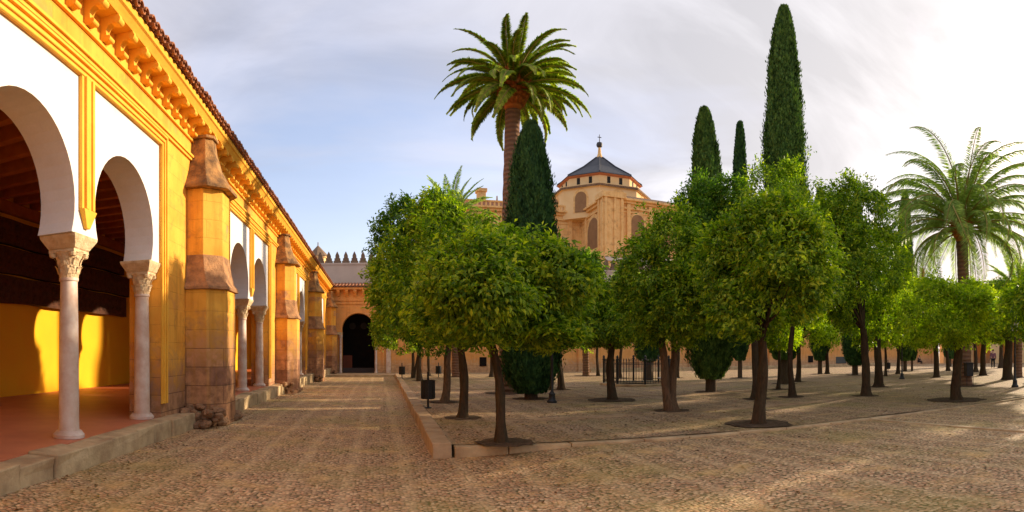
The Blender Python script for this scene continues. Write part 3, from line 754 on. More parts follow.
# arched windows and niches on both faces
def arch_plate(mb, face, u, z0, w, h, d=0.25):
    """recess surround: raised arch ring around a dark opening. face 'y' (facing -Y) at y=d0 or 'x' (facing -X)"""
    pass
def arch_poly(u, z0, w, h, n=12): 
    r = w / 2; zc = z0 + h - r
    return [(u - r, z0), (u + r, z0)] + [(u + r * math.cos(a), zc + r * math.sin(a)) for a in np.linspace(0, math.pi, n)]
def cwin(face, base, u, z0, w, h, ring=0.5):
    fr = MB(); gl = MB()
    outer = arch_poly(u, z0 - 0.2, w + 2 * ring, h + ring + 0.2); inner = arch_poly(u, z0, w, h)
    if face == 'y':
        fr.prism_y(outer, base - 0.25, base - 0.003); gl.prism_y(inner, base - 0.30, base - 0.26)
    else:
        fr.prism_x(outer, base - 0.25, base - 0.003); gl.prism_x(inner, base - 0.30, base - 0.26)
    f = cp(fr, 'window', M_cath); gl.build('pane', M_winshade, f)
M_winshade = m_plain('shaded window recess', (0.36, 0.20, 0.09), (0.28, 0.15, 0.07), 0.8)  # niche shade put into a darker stone colour; the plates stand proud
M_wind = m_plain('dark window', (0.03, 0.028, 0.025), (0.02, 0.02, 0.02), 1)
cwin('y', CY, CX + 6.6, 24.0, 2.8, 4.9, 0.45); cwin('y', CY, CX + 12.0, 22.0, 4.0, 7.4, 0.6); cwin('y', CY, CX + 18, 24.0, 2.8, 4.9, 0.45)
cwin('x', CX, CY + 6.5, 20.5, 6.0, 8.6, 0.8)
for (z0, z1, g) in ((20.9, 21.3, 0.32), (27.9 + 1.2, 29.4, 0.18)):
    b = MB(); b.box(CX - g, CX + 24, CY - g, CY + 13.9, z0, z1); b.box(CX - 34, CX - g - 0.003, CY + 14 - g, CY + 20, z0, z1); cp(b, 'string_course', M_cath, 0.03)
cwin('y', CY + 14, CX - 5.5, 20.0, 3.0, 6.0, 0.6); cwin('y', CY + 14, CX - 12, 20.0, 3.0, 6.0, 0.6)
b = MB()      # pilasters along faces
for u in (-3.0, -8.5, -10, -15): b.box(CX + u, CX + u + 0.8, CY + 13.6, CY + 13.997, 15, 30.8)
for u in (4.2, 9.1, 14.6): b.box(CX + u, CX + u + 0.8, CY - 0.4, CY - 0.003, 15, 30.8)
for u in (3.0, 10.2): b.box(CX - 0.4, CX - 0.003, CY + u, CY + u + 0.8, 15, 30.8)
cp(b, 'pilasters', M_cath, 0.03)
# sloping flying buttresses left of the corner, with pinnacled piers
for (yy) in (CY + 1.5, CY + 12.0):
    b = MB(); b.prism_y([(CX - 0.9, 22.3), (CX - 3.0, 21.4), (CX - 7.5, 17.6), (CX - 9.5, 16.3), (CX - 9.5, 14.8), (CX - 7.5, 15.8), (CX - 3.0, 19.3), (CX - 0.9, 20.2)], yy, yy + 1.0)
    b.box(CX - 11.2, CX - 9.4, yy - 0.4, yy + 1.4, 0, 17.0)
    cp(b, 'flying_buttress', M_cath, 0.04)
b = MB(); b.box(CX - 9.4, CX - 1.0, CY - 0.4, CY + 1.2, 0, 14.0); b.box(CX - 9.8, CX - 0.9, CY - 0.8, CY + 1.5, 14.0, 14.5); cp(b, 'side_chapel', M_cath, 0.04)
b = MB(); b.prism_y(arch_poly(CX - 5.5, 5, 2.2, 6.5), CY - 0.5, CY - 0.41); cp(b, 'chapel_window', M_winshade)
b = MB(); b.add([(CX - 1, CY - 2.3, 19.0), (CX + 24, CY - 2.3, 19.0), (CX + 24, CY - 0.02, 20.8), (CX - 1, CY - 0.02, 20.8)], [(0, 1, 2, 3)]); b.box(CX + 4.3, CX + 24, CY - 2.2, CY - 0.41, 0, 18.9); cp(b, 'aisle_roof', M_upper)
# dome: lower tier, drum, roof, lantern
DXc, DYc = at(599.5, 128); PH = math.pi / 8
b = MB(); b.lathe(DXc, DYc, [(11.2, 30), (11.2, 36.2), (11.6, 36.3), (11.6, 36.9), (11.0, 36.95)], 8, PH); cp(b, 'lower_drum', M_cathpl)
b = MB(); b.lathe(DXc, DYc, [(11.75, 36.3), (11.75, 36.75), (9.4, 37.5)], 8, PH); cp(b, 'lower_drum_cornice', M_lichen)
b = MB(); b.lathe(DXc, DYc, [(9.2, 37.0), (9.2, 39.4)], 8, PH); cp(b, 'drum', M_cathpl)
b = MB(); b.lathe(DXc, DYc, [(9.3, 39.2), (9.75, 39.45), (9.75, 39.6)], 8, PH); cp(b, 'eave', M_redtrim)
b = MB(); b.lathe(DXc, DYc, [(9.95, 39.61), (9.7, 39.85), (5.0, 42.7), (0.9, 45.9)], 8, PH)
for k in range(8):
    a = PH + k * math.pi / 4; b.tube([(DXc + 9.7 * math.cos(a), DYc + 9.7 * math.sin(a), 39.9), (DXc + 5 * math.cos(a), DYc + 5 * math.sin(a), 42.8), (DXc + 1.0 * math.cos(a), DYc + 1.0 * math.sin(a), 45.9)], [0.16, 0.16, 0.14], 6)
cp(b, 'dome_roof', M_slate)
b = MB(); b.lathe(DXc, DYc, [(0.95, 45.6), (0.6, 46.3), (0.4, 47.0), (0.3, 48.1), (0.28, 48.3)], 10); cp(b, 'lantern', M_cath, smooth=True)
b = MB(); b.lathe(DXc, DYc, [(0.1, 48.2), (0.6, 48.5), (0.75, 48.95), (0.6, 49.4), (0.1, 49.6), (0.07, 51.3)], 12); b.box(DXc - 0.45, DXc + 0.45, DYc - 0.05, DYc + 0.05, 50.6, 50.75); cp(b, 'finial', M_slate, smooth=True)
def oct_pt(Rr, k, f):     # point on face k of an octagon of circumradius Rr, f along the face
    a0 = PH + k * math.pi / 4; a1 = a0 + math.pi / 4
    p0 = Vector((math.cos(a0), math.sin(a0), 0)) * Rr; p1 = Vector((math.cos(a1), math.sin(a1), 0)) * Rr
    return Vector((DXc, DYc, 0)) + p0.lerp(p1, f), (p1 - p0).normalized()
for k in range(8):
    for f in (0.3, 0.7):
        c_, d_ = oct_pt(9.2, k, f); n_ = Vector((d_.y, -d_.x, 0)); P = [(c_ + d_ * s * 0.36 + n_ * q) for q in (-0.05, 0.06) for s in (-1, 1)]
        b = MB(); lo = [tuple(v + Vector((0, 0, 37.7))) for v in (P[0], P[1], P[3], P[2])]; hi = [tuple(v + Vector((0, 0, 39.1))) for v in (P[0], P[1], P[3], P[2])]
        b.loft([lo, hi]); cp(b, 'drum_window', M_wind)
    if k in (3, 4, 5, 6):
        c_, d_ = oct_pt(11.2, k, 0.5); n_ = Vector((d_.y, -d_.x, 0))
        for (w, h, q, nm, mt) in ((3.4, 4.9, 0.10, 'round_arch_frame', M_cath), (2.6, 4.3, 0.16, 'round_arch_window', M_winshade)):
            pl = arch_poly(0, 31.2, w, h); b = MB(); b.loft([[tuple(c_ + d_ * u + n_ * qq + Vector((0, 0, z))) for u, z in pl] for qq in (-0.05, q)]); cp(b, nm, mt)
# far-left roof pieces of the cathedral seen over the trees
x_, y_ = at(482, 122)
b = MB(); b.box(x_ - 0.9, x_ + 0.9, y_, y_ + 2, 30, 37.0); b.box(x_ - 1.15, x_ + 1.15, y_ - 0.25, y_ + 2.25, 36.6, 37.3); cp(b, 'chimney', M_cath, 0.05)
x_, y_ = at(497, 122)
b = MB(); b.lathe(x_, y_, [(0.5, 32), (0.5, 33.6), (0.25, 34.0), (0.15, 35.6)], 6); cp(b, 'pinnacle', M_upper)
b = MB(); b.add([(CX - 34, CY + 14.5, 31.8), (CX - 12, CY + 14.5, 31.8), (CX - 14, CY + 19, 34.2), (CX - 34, CY + 19, 34.2)], [(0, 1, 2, 3)]); cp(b, 'nave_roof', M_tile)

# red brick tower far right
x_, y_ = at(913, 110)
b = MB(); b.box(x_ - 1.6, x_ + 1.6, y_ - 1.6, y_ + 1.6, 0, 15.5); b.box(x_ - 1.9, x_ + 1.9, y_ - 1.9, y_ + 1.9, 15.5, 15.9)
tw = b.build('brick_tower', M_brick); tag(tw, 'red brick tower with four pinnacles far away behind the right-hand palm', 'tower')
for sx in (-1.4, 1.4):
    for sy in (-1.4, 1.4):
        b = MB(); b.lathe(x_ + sx, y_ + sy, [(0.35, 15.9), (0.35, 16.9), (0.45, 17.0), (0.05, 18.6)], 8); b.build('pinnacle', M_brick, tw)

# ------------------------------------------------------------------ vegetation
def leaf_mesh(P, D, N, L, Wd, fold=0.25):
    """P base points, D directions, N approx normals, L lengths, Wd widths -> rhombic folded leaves (2 tris each)"""
    D = D / np.linalg.norm(D, axis=1, keepdims=True)
    Sd = np.cross(D, N); Sd /= (np.linalg.norm(Sd, axis=1, keepdims=True) + 1e-9); Nn = np.cross(Sd, D)
    L = L[:, None]; Wd = Wd[:, None]
    tip = P + D * L - Nn * L * 0.12
    m = P + D * L * 0.45
    a = m + Sd * Wd * 0.5 + Nn * Wd * fold; b_ = m - Sd * Wd * 0.5 + Nn * Wd * fold
    V = np.stack([P, a, tip, b_], 1).reshape(-1, 3)
    i = 4 * np.arange(len(P))[:, None]
    Fc = np.concatenate([i + [[0, 1, 2]], i + [[0, 2, 3]]], 1).reshape(-1, 3)
    return V, Fc
def unit(n, g): v = g.normal(size=(n, 3)); return v / np.linalg.norm(v, axis=1, keepdims=True)

def crown_arrays(rx, ry, h, seed, nleaf, leaf, lobes=14, ragged=0.16, lobe_r=0.40, flat=0.88):
    """crown centred on the origin; rx, ry horizontal radii, h half height"""
    g = np.random.default_rng(seed)
    # lobes: big clumps spread through the volume, mostly near the outside
    u = unit(lobes, g); u[:, 2] = np.abs(u[:, 2]) * np.where(g.random(lobes) < 0.56, 1, -0.95)
    rad = g.uniform(0.50, 0.82, lobes)[:, None]; lc = u * rad; lr = g.uniform(0.62, 1.35, lobes) * lobe_r * 1.05
    nleaf = int(nleaf * 1.35); ns = max(60, nleaf // 24)
    li = g.integers(0, lobes, ns * 3); d = unit(ns * 3, g); d[:, 2] = d[:, 2] * 0.85 + 0.12
    sp = lc[li] + d * lr[li][:, None] * np.where(g.random((ns * 3, 1)) < 0.12, g.uniform(1.0, 1.4, (ns * 3, 1)), g.uniform(0.7, 1.08, (ns * 3, 1)))
    # keep sprigs that are not deep inside another lobe, plus a share of inner ones
    dist = np.linalg.norm(sp[:, None, :] - lc[None], axis=2) / lr[None]
    outer = (dist.min(1) > 0.66) ; keep = outer | (g.random(len(sp)) < 0.12)
    sp = sp[keep][:ns]; od = d[keep][:ns]
    nz = sp[:, 2]; sp[:, 2] = np.where(nz < -flat, -flat + (nz + flat) * 0.25, nz)
    hc = unit(11, g) * g.uniform(0.70, 1.0, (11, 1)); hr = g.uniform(0.18, 0.36, 11)
    for ax in (0, 1, 2):
        lo, hi = np.percentile(sp[:, ax], 2.5), np.percentile(sp[:, ax], 97.5)
        a_ = 1.78 / (hi - lo); sp[:, ax] = (sp[:, ax] - lo) * a_ - 0.89; lc[:, ax] = (lc[:, ax] - lo) * a_ - 0.89
    rn = np.linalg.norm(sp * [1, 1, 0.95], axis=1); ph = np.arctan2(sp[:, 1], sp[:, 0]); lim = 0.98 + 0.13 * np.sin(ph * 3 + seed) * np.cos(sp[:, 2] * 3.3 + seed * 2) + 0.07 * np.sin(ph * 7 + sp[:, 2] * 5)
    f_ = np.where(rn > lim, lim / rn * (1 + 0.12 * (g.random(len(sp)) < 0.2)), 1.0); sp = sp * f_[:, None]
    kp = (np.linalg.norm(sp[:, None, :] - hc[None], axis=2) > hr[None]).all(1); sp = sp[kp]; od = od[kp]
    # widest a little below the middle, like a drooping dome
    sp[:, :2] *= (1.06 - 0.14 * sp[:, 2:3])
    nl = nleaf // len(sp)
    P = np.repeat(sp, nl, 0) * [rx, ry, h]; O = np.repeat(od, nl, 0)
    n = len(P)
    P = P + g.normal(size=(n, 3)) * leaf * 0.85 * [1, 1, 0.8]
    SD = np.repeat(unit(len(sp), g), nl, 0)
    D = O * 0.8 + SD * 0.5 + unit(n, g) * 0.75 + [0, 0, -0.4]
    N = O + unit(n, g) * 0.55 + [0, 0, 0.45]
    L = leaf * g.uniform(0.7, 1.25, n); Wd = L * g.uniform(0.38, 0.52, n)
    return leaf_mesh(P, D, N, L, Wd), lc * [rx, ry, h]

def tree_wood(mb, base_r, h_fork, lean, crown_c, lobes, seed, forks=6, bend=0.05, split=False):
    rr = random.Random(seed)
    def trunkline(x0, x1):
        pts = []; rad = []
        for k in range(9):
            f = k / 8; z = -0.12 + (h_fork + 0.12) * f
            pts.append((x0 + (x1[0] - x0) * f + bend * math.sin(f * 5 + seed), x1[1] * f + bend * math.cos(f * 4.3 + seed * 2) * f, z))
            rad.append(base_r * (1.75 if k == 0 else 1.15 if k == 1 else 1.0 - 0.28 * f))
        mb.tube(pts, rad, 12, 0.13); return pts[-1], rad[-1]
    ends = [trunkline(0, lean)]
    if split: ends.append(trunkline(0.05, (lean[0] + 0.42, lean[1] + 0.1)))
    order = sorted(range(len(lobes)), key=lambda i: rr.random())[:forks * 2]
    for n_, i in enumerate(order):
        p0, r0 = ends[n_ % len(ends)]
        t_ = Vector(lobes[i]) * 0.8 + Vector(crown_c); p0 = Vector(p0); d = t_ - p0
        if d.z < 0.2: t_.z = p0.z + 0.3; d = t_ - p0
        mid = p0 + d * 0.5 + Vector((rr.uniform(-.12, .12), rr.uniform(-.12, .12), rr.uniform(-0.05, 0.2)))
        mb.tube([p0 - Vector((0, 0, 0.08)), p0 + d * 0.22 + Vector((0, 0, 0.04)), mid, t_], [r0 * (0.6 if n_ < 3 else 0.35), r0 * 0.36, r0 * 0.2, r0 * 0.07], 7, 0.08)

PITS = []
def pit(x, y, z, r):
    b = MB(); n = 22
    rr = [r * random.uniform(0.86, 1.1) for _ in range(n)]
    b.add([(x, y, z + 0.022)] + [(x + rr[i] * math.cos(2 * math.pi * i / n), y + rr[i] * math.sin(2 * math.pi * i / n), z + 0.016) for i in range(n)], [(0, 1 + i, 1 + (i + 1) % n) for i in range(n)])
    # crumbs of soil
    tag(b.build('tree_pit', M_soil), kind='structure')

def orange_tree(px, py, ccx, ccy, rpx, hpx, label, seed, base_r=0.14, fork=1.35, leaf=0.10, nleaf=26000, mat=None, bark=None, split=False, dy=0.0, forks=6, pitr=0.46, fruit=0, ryk=1.0, lean=0.0):
    """px,py foot of trunk; ccx,ccy crown centre; rpx,hpx crown half width and half height, all surveyed at the trunk's distance"""
    x, y, z, r = ground_at(px, py)
    k = r / F
    s_ = math.sin((px - VPX) / F); c_ = math.cos((px - VPX) / F)
    off = (ccx - px) * k           # sideways shift, perpendicular to the view ray
    cc = Vector((off * c_ + dy * s_, -off * s_ + dy * c_, EYE + (HOR - ccy) * k - z))
    o = empty('orange_tree', (x, y, z)); tag(o, label, 'orange tree', 'orange trees planted in rows on the terrace')
    (V, Fc), lobes = crown_arrays(rpx * k, rpx * k * ryk, hpx * k, seed, nleaf, leaf)
    V = V + np.array(cc)
    lowest = 1.5 if r < 30 else 1.4
    th_ = np.arctan2(V[:, 1] - cc.y, V[:, 0] - cc.x)
    low_ = lowest + 0.10 + 0.14 * np.sin(th_ * 3 + seed) + 0.12 * np.sin(th_ * 7 + 2 * seed)
    m_ = V[:, 2] < low_; V[m_, 2] = low_[m_] + (V[m_, 2] - low_[m_]) * 0.38
    mesh_np('crown', V, Fc, mat or M_leaf, o)
    mb = MB(); tree_wood(mb, base_r * 0.8, fork + 0.3, (off * 0.10 * c_ + lean * k * c_, -off * 0.10 * s_ - lean * k * s_), cc, lobes, seed, forks, 0.05 if r < 30 else 0.03, split)
    mb.build('trunk', bark or M_bark, o, True)
    g = random.Random(seed + 99)
    for q in range(fruit):
        a = g.uniform(0, 2 * math.pi); el = g.uniform(-0.3, 0.7); f = 0.93
        P = cc + Vector((rpx * k * f * math.cos(a) * math.cos(el), rpx * k * f * math.sin(a) * math.cos(el), hpx * k * f * math.sin(el)))
        fb = MB(); fb.lathe(P.x, P.y, [(0.01, P.z - 0.04), (0.028, P.z - 0.03), (0.04, P.z), (0.028, P.z + 0.03), (0.01, P.z + 0.04)], 10); fb.build('orange_fruit', M_orange, o, True)
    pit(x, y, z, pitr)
    return o

T = orange_tree
# --- left group
T(505, 443, 504, 292, 82, 62, 'nearest orange tree, slim leaning trunk at the raised terrace corner', 11, 0.105, 1.35, 0.10, 40000, M_leaf, lean=-14)
T(463, 418, 444, 270, 66, 78, 'orange tree with straight dark trunk just behind the corner tree and the nearest bin', 12, 0.13, 1.6, 0.105, 30000, M_leaf)
T(443, 402, 420, 274, 44, 72, 'orange tree with pale curved trunk behind the nearest litter bin', 13, 0.15, 1.5, 0.11, 24000, M_leafdk, M_barkpale, lean=10)
T(560, 390, 564, 298, 42, 48, 'orange tree right of the dark cypress foot, thin trunk and dark crown', 14, 0.17, 1.9, 0.12, 26000, M_leafdk)
T(429, 376, 425, 296, 30, 50, 'thin orange tree fourth from the arcade path, crown touching its neighbours', 15, 0.13, 1.9, 0.13, 12000, M_leaf)
T(420, 381, 403, 310, 30, 42, 'orange tree with thick dark trunk on the terrace edge, crown hanging over the path', 16, 0.19, 1.6, 0.13, 14000, M_leaf)
T(413.5, 378, 400, 290, 26, 44, 'orange tree with two slim trunks showing just left of a thicker one', 17, 0.13, 1.6, 0.13, 12000, M_leafdk, split=True)
T(492, 377, 485, 285, 42, 46, 'orange tree standing far back between the palm trunk and the corner tree', 18, 0.17, 1.9, 0.15, 12000, M_leafdk)
# --- middle
T(612, 400, 606, 314, 32, 32, 'orange tree with swollen root flare left of the iron fence', 21, 0.17, 1.6, 0.105, 20000, M_leaf, pitr=0.75)
T(672, 411, 668, 282, 50, 62, 'orange tree with forked leaning reddish trunk in front of the iron fence', 22, 0.15, 1.35, 0.105, 32000, M_leaf, M_barkpale, split=True, lean=-12)
T(760, 424, 786, 270, 74, 68, 'big orange tree with thick dark trunk in the right foreground, dense round crown', 23, 0.155, 1.45, 0.105, 34000, M_leaf, pitr=0.65)
T(757, 399, 716, 246, 44, 68, 'orange tree rising behind the thick-trunked foreground one, its trunk hidden', 24, 0.16, 2.2, 0.12, 26000, M_leafdk, fruit=3)
T(792, 397, 788, 228, 62, 62, 'orange tree crown showing over the thick-trunked foreground tree, between two cypress columns', 241, 0.13, 2.2, 0.12, 26000, M_leaf)
T(866, 396, 842, 258, 58, 78, 'tall orange tree with dark trunk, middle of the right half, high rounded crown', 25, 0.19, 1.9, 0.12, 34000, M_leaf)
T(878, 387, 884, 290, 36, 56, 'orange tree with twin thick trunk close behind the tall dark one', 26, 0.24, 1.8, 0.12, 16000, M_leafyl)
T(598, 376, 590, 312, 30, 32, 'distant orange tree with thin straight trunk left of the iron fence', 27, 0.14, 1.9, 0.16, 10000, M_leafyl)
T(620, 378, 628, 306, 30, 34, 'distant orange tree with crooked pale fork just behind the fence', 28, 0.14, 1.7, 0.16, 10000, M_leafyl)
T(677, 378, 690, 300, 34, 38, 'distant orange tree with forked dark trunk behind the right end of the fence', 29, 0.18, 1.7, 0.16, 10000, M_leafyl)
T(779, 389.5, 778, 318, 28, 30, 'small orange tree with very thin trunk right of the thick foreground trunk', 30, 0.085, 1.7, 0.13, 12000, M_leafyl)
T(798, 382, 806, 312, 34, 34, 'orange tree beside the tall cypress foot, short dark trunk', 31, 0.16, 1.7, 0.14, 11000, M_leafyl)
T(827, 374, 826, 305, 32, 36, 'distant orange tree between two dark cypress feet', 32, 0.18, 1.8, 0.17, 9000, M_leaf)
# --- right
T(957, 400, 950, 314, 52, 36, 'orange tree with thick rough trunk at right, in front of the date palm', 41, 0.20, 1.5, 0.105, 17000, M_leafyl, pitr=0.85)
T(886, 376, 880, 322, 28, 26, 'thin orange tree with wishbone fork left of the slender cypress', 42, 0.12, 1.7, 0.17, 9000, M_leafyl)
T(898, 374, 905, 318, 30, 28, 'thin orange tree hard by the slender cypress and the far lamp', 43, 0.16, 1.8, 0.17, 9000, M_leafyl)
T(936.5, 377.5, 928, 318, 34, 28, 'orange tree with dark stout trunk left of the rough foreground trunk', 44, 0.22, 1.7, 0.15, 11000, M_leafyl)
T(948, 371, 935, 312, 30, 26, 'far orange tree half hidden behind the rough foreground trunk', 45, 0.2, 1.8, 0.2, 8000, M_leaf)
T(983, 375.5, 990, 314, 34, 30, 'orange tree with straight stout trunk right of the notice box', 46, 0.25, 1.8, 0.15, 12000, M_leafyl)
T(1008, 379.5, 1006, 312, 36, 32, 'orange tree with broad dark trunk beside the rightmost lamp post', 47, 0.34, 1.8, 0.15, 14000, M_leaf)
T(976, 372, 968, 318, 26, 24, 'far slim orange tree just left of the stout-trunked one near the notice box', 48, 0.2, 1.8, 0.2, 7000, M_leaf)
T(1001, 368, 1003, 322, 24, 20, 'most distant orange tree seen between the two right-hand trunks', 49, 0.3, 1.9, 0.22, 6000, M_leafyl)
T(1032, 384, 1036, 300, 34, 38, 'orange tree cut by the right edge of the picture', 50, 0.2, 1.8, 0.14, 12000, M_leafyl)
# rows go on outside the frame; tall tree added to shade the foreground
T(1100, 396, 1100, 268, 58, 92, 'unseen tall orange tree added outside the picture at far right to shade the foreground', 52, 0.2, 1.8, 0.14, 14000, M_leaf)
T(1075, 405, 1075, 300, 60, 50, 'orange tree just outside the right edge of the picture', 51, 0.2, 1.6, 0.13, 14000, M_leaf)

# --- cypresses
def cypress(px, py, h_top_py, wpx, label, seed, mat=M_cyp, skirt=0.35, name='cypress_tree', n=30000, top=0.18, belly=0.35, stem=None, size=0.11, r=None, lean=0.0):
    x, y, z, rr_ = ground_at(px, py)
    if r: rr_ = r; x, y = at(px, r); z = zt(y)
    k = rr_ / F; H = EYE + (HOR - h_top_py) * k - z; Wm = wpx * k / 2
    o = empty(name, (x, y, z)); tag(o, label, 'cypress', 'cypresses among the orange trees')
    g = np.random.default_rng(seed)
    f = g.random(n) ** 0.9
    def prof(f):
        lowr = np.clip((f + 0.02) / 0.10, 0, 1) ** 0.5; upr = np.clip((1.002 - f) / (1 - belly), 0, 1) ** 0.48
        return np.minimum(lowr, 1) * np.where(f < belly, 1.0, upr)
    th = g.uniform(0, 2 * math.pi, n)
    lump = 1 + 0.10 * np.sin(th * 5 + f * 23 + seed) + 0.06 * np.sin(th * 9 - f * 41) + 0.05 * np.sin(th * 2 + f * 9)
    rad = Wm * prof(f) * lump * np.where(g.random(n) < 0.06, g.uniform(1.04, 1.2, n), g.uniform(0.78, 1.04, n)) + 0.015
    zz = skirt + f * (H - skirt)
    P = np.stack([np.cos(th) * rad, np.sin(th) * rad, zz], 1)
    O = np.stack([np.cos(th), np.sin(th), np.zeros(n)], 1)
    D = O * 0.42 + [0, 0, 1.0] + unit(n, g) * 0.35
    N = O + unit(n, g) * 0.35
    L = size * g.uniform(0.7, 1.6, n); V, Fc = leaf_mesh(P, D, N, L, L * 0.45, 0.2)
    V[:, 0] += lean * k * (V[:, 2] / H) ** 1.5
    # opaque core
    cr = mesh_np('foliage', V, Fc, mat, o)
    cb = MB(); fr = np.linspace(0, 1, 22)
    cb.lathe(0, 0, [(max(0.01, 0.80 * Wm * float(prof(np.array([q]))[0])), skirt + 0.05 + q * (H - skirt - 0.25)) for q in fr], 18)
    cb.v = [(vx + lean * k * (max(vz, 0) / H) ** 1.5, vy, vz) for vx, vy, vz in cb.v]; cb.build('inner_foliage', mat, o, True)
    tb = MB(); tb.lathe(0, 0, [(stem or Wm * 0.28, -0.1), ((stem or Wm * 0.28) * 0.8, skirt + 0.6)], 10); tb.build('trunk', M_cybark, o, True)
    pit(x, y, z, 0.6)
    return o
cypress(531, 399, 124, 52, 'dark spindle cypress beside the tall palm trunk, foliage down to the ground', 61, M_cyp, 0.15, n=56000, belly=0.5, size=0.10)
cypress(711, 392, 112, 42, 'cypress with bulging dark foot right of the iron fence, pointed top above the trees', 62, M_cypl, 0.45, n=50000, belly=0.30, size=0.11, lean=-8)
cypress(784, 384, 9, 37, 'tallest cypress, thick dark green column rising high above all trees', 63, M_cypl, 1.1, n=80000, belly=0.62, size=0.14)
cypress(740, 378, 124, 17, 'slenderest cypress, thin spire between two thicker ones', 64, M_cyp, 1.0, n=30000, belly=0.45, size=0.16)
cypress(905, 371.5, 193, 16, 'slender pale cypress behind the left fronds of the date palm', 65, M_cypl, 0.8, n=26000, belly=0.5, size=0.17)
cypress(855, 375, 200, 24, 'squat dark cypress low behind the tall orange tree', 66, M_cyp, 0.6, n=22000, belly=0.5, size=0.15)
cypress(820, 374, 190, 18, 'narrow cypress far back near the low bench wall', 67, M_cyp, 0.9, n=20000, belly=0.5, size=0.16)
cypress(648, 381, 296, 22, 'clipped dark cypress standing inside the iron fence ring', 68, M_cyp, 1.0, n=16000, belly=0.6, size=0.12, stem=0.28)
cypress(912, 371, 262, 9, 'short dark cypress just in front of the red brick tower', 69, M_cyp, 0.8, n=9000, belly=0.5, size=0.2)
cypress(950, 366, 290, 12, 'distant cypress between the palm and the stout trunks at right', 70, M_cyp, 0.8, n=9000, belly=0.5, size=0.2, r=60)

# --- palms
def frond_mesh(L, droop, seed, nleaf=46, lw=0.34, up=0.5, wid=0.035, mat=None, curl=0.0):
    """frond lying along +X from the origin, arching in the XZ plane"""
    g = random.Random(seed); pts = []; ang = 0.0; p = Vector((0, 0, 0)); n = 14
    for i in range(n + 1):
        pts.append(p.copy()); f = i / n
        a = -droop * (f ** 1.5); p = p + Vector((math.cos(a), curl * f * 0.3, math.sin(a))) * (L / n)
    rb = MB(); rb.tube(pts, [0.035 * (1 - 0.85 * i / n) + 0.004 for i in range(n + 1)], 5)
    P = []; D = []; N = []; Ls = []
    for i in range(nleaf):
        f = 0.14 + 0.86 * i / (nleaf - 1); q = f * n; k = min(int(q), n - 1); c = pts[k].lerp(pts[k + 1], q - k); d = (pts[k + 1] - pts[k]).normalized()
        upv = Vector((-d.z, 0, d.x)); prof = math.sin(math.pi * min(1, (f * 0.86 + 0.16))) ** 0.6
        for sg in (-1, 1):
            for rep in (0, 1):
                side = Vector((0, sg, 0)); dd = (d * g.uniform(0.55, 0.85) + side * 0.9 + upv * (up * g.uniform(0.4, 1.3)) * (1 if rep else 0.3) + Vector((0, 0, -0.15)))
                P.append(c); D.append(dd); N.append(upv + side * (-sg * 0.5) * sg + Vector((g.uniform(-.3, .3),) * 3)); Ls.append(lw * max(0.25, prof) * g.uniform(0.85, 1.15))
    P = np.array([tuple(v) for v in P]); D = np.array([tuple(v) for v in D]); N = np.array([tuple(v) for v in N]); Ls = np.array(Ls)
    V, Fc = leaf_mesh(P, D, N, Ls, np.full(len(Ls), wid), 0.1)
    fr = mesh_np('frond', V, Fc, mat or M_palm)
    rib = rb.build('frond_rib', M_rachis, fr, True)
    return fr
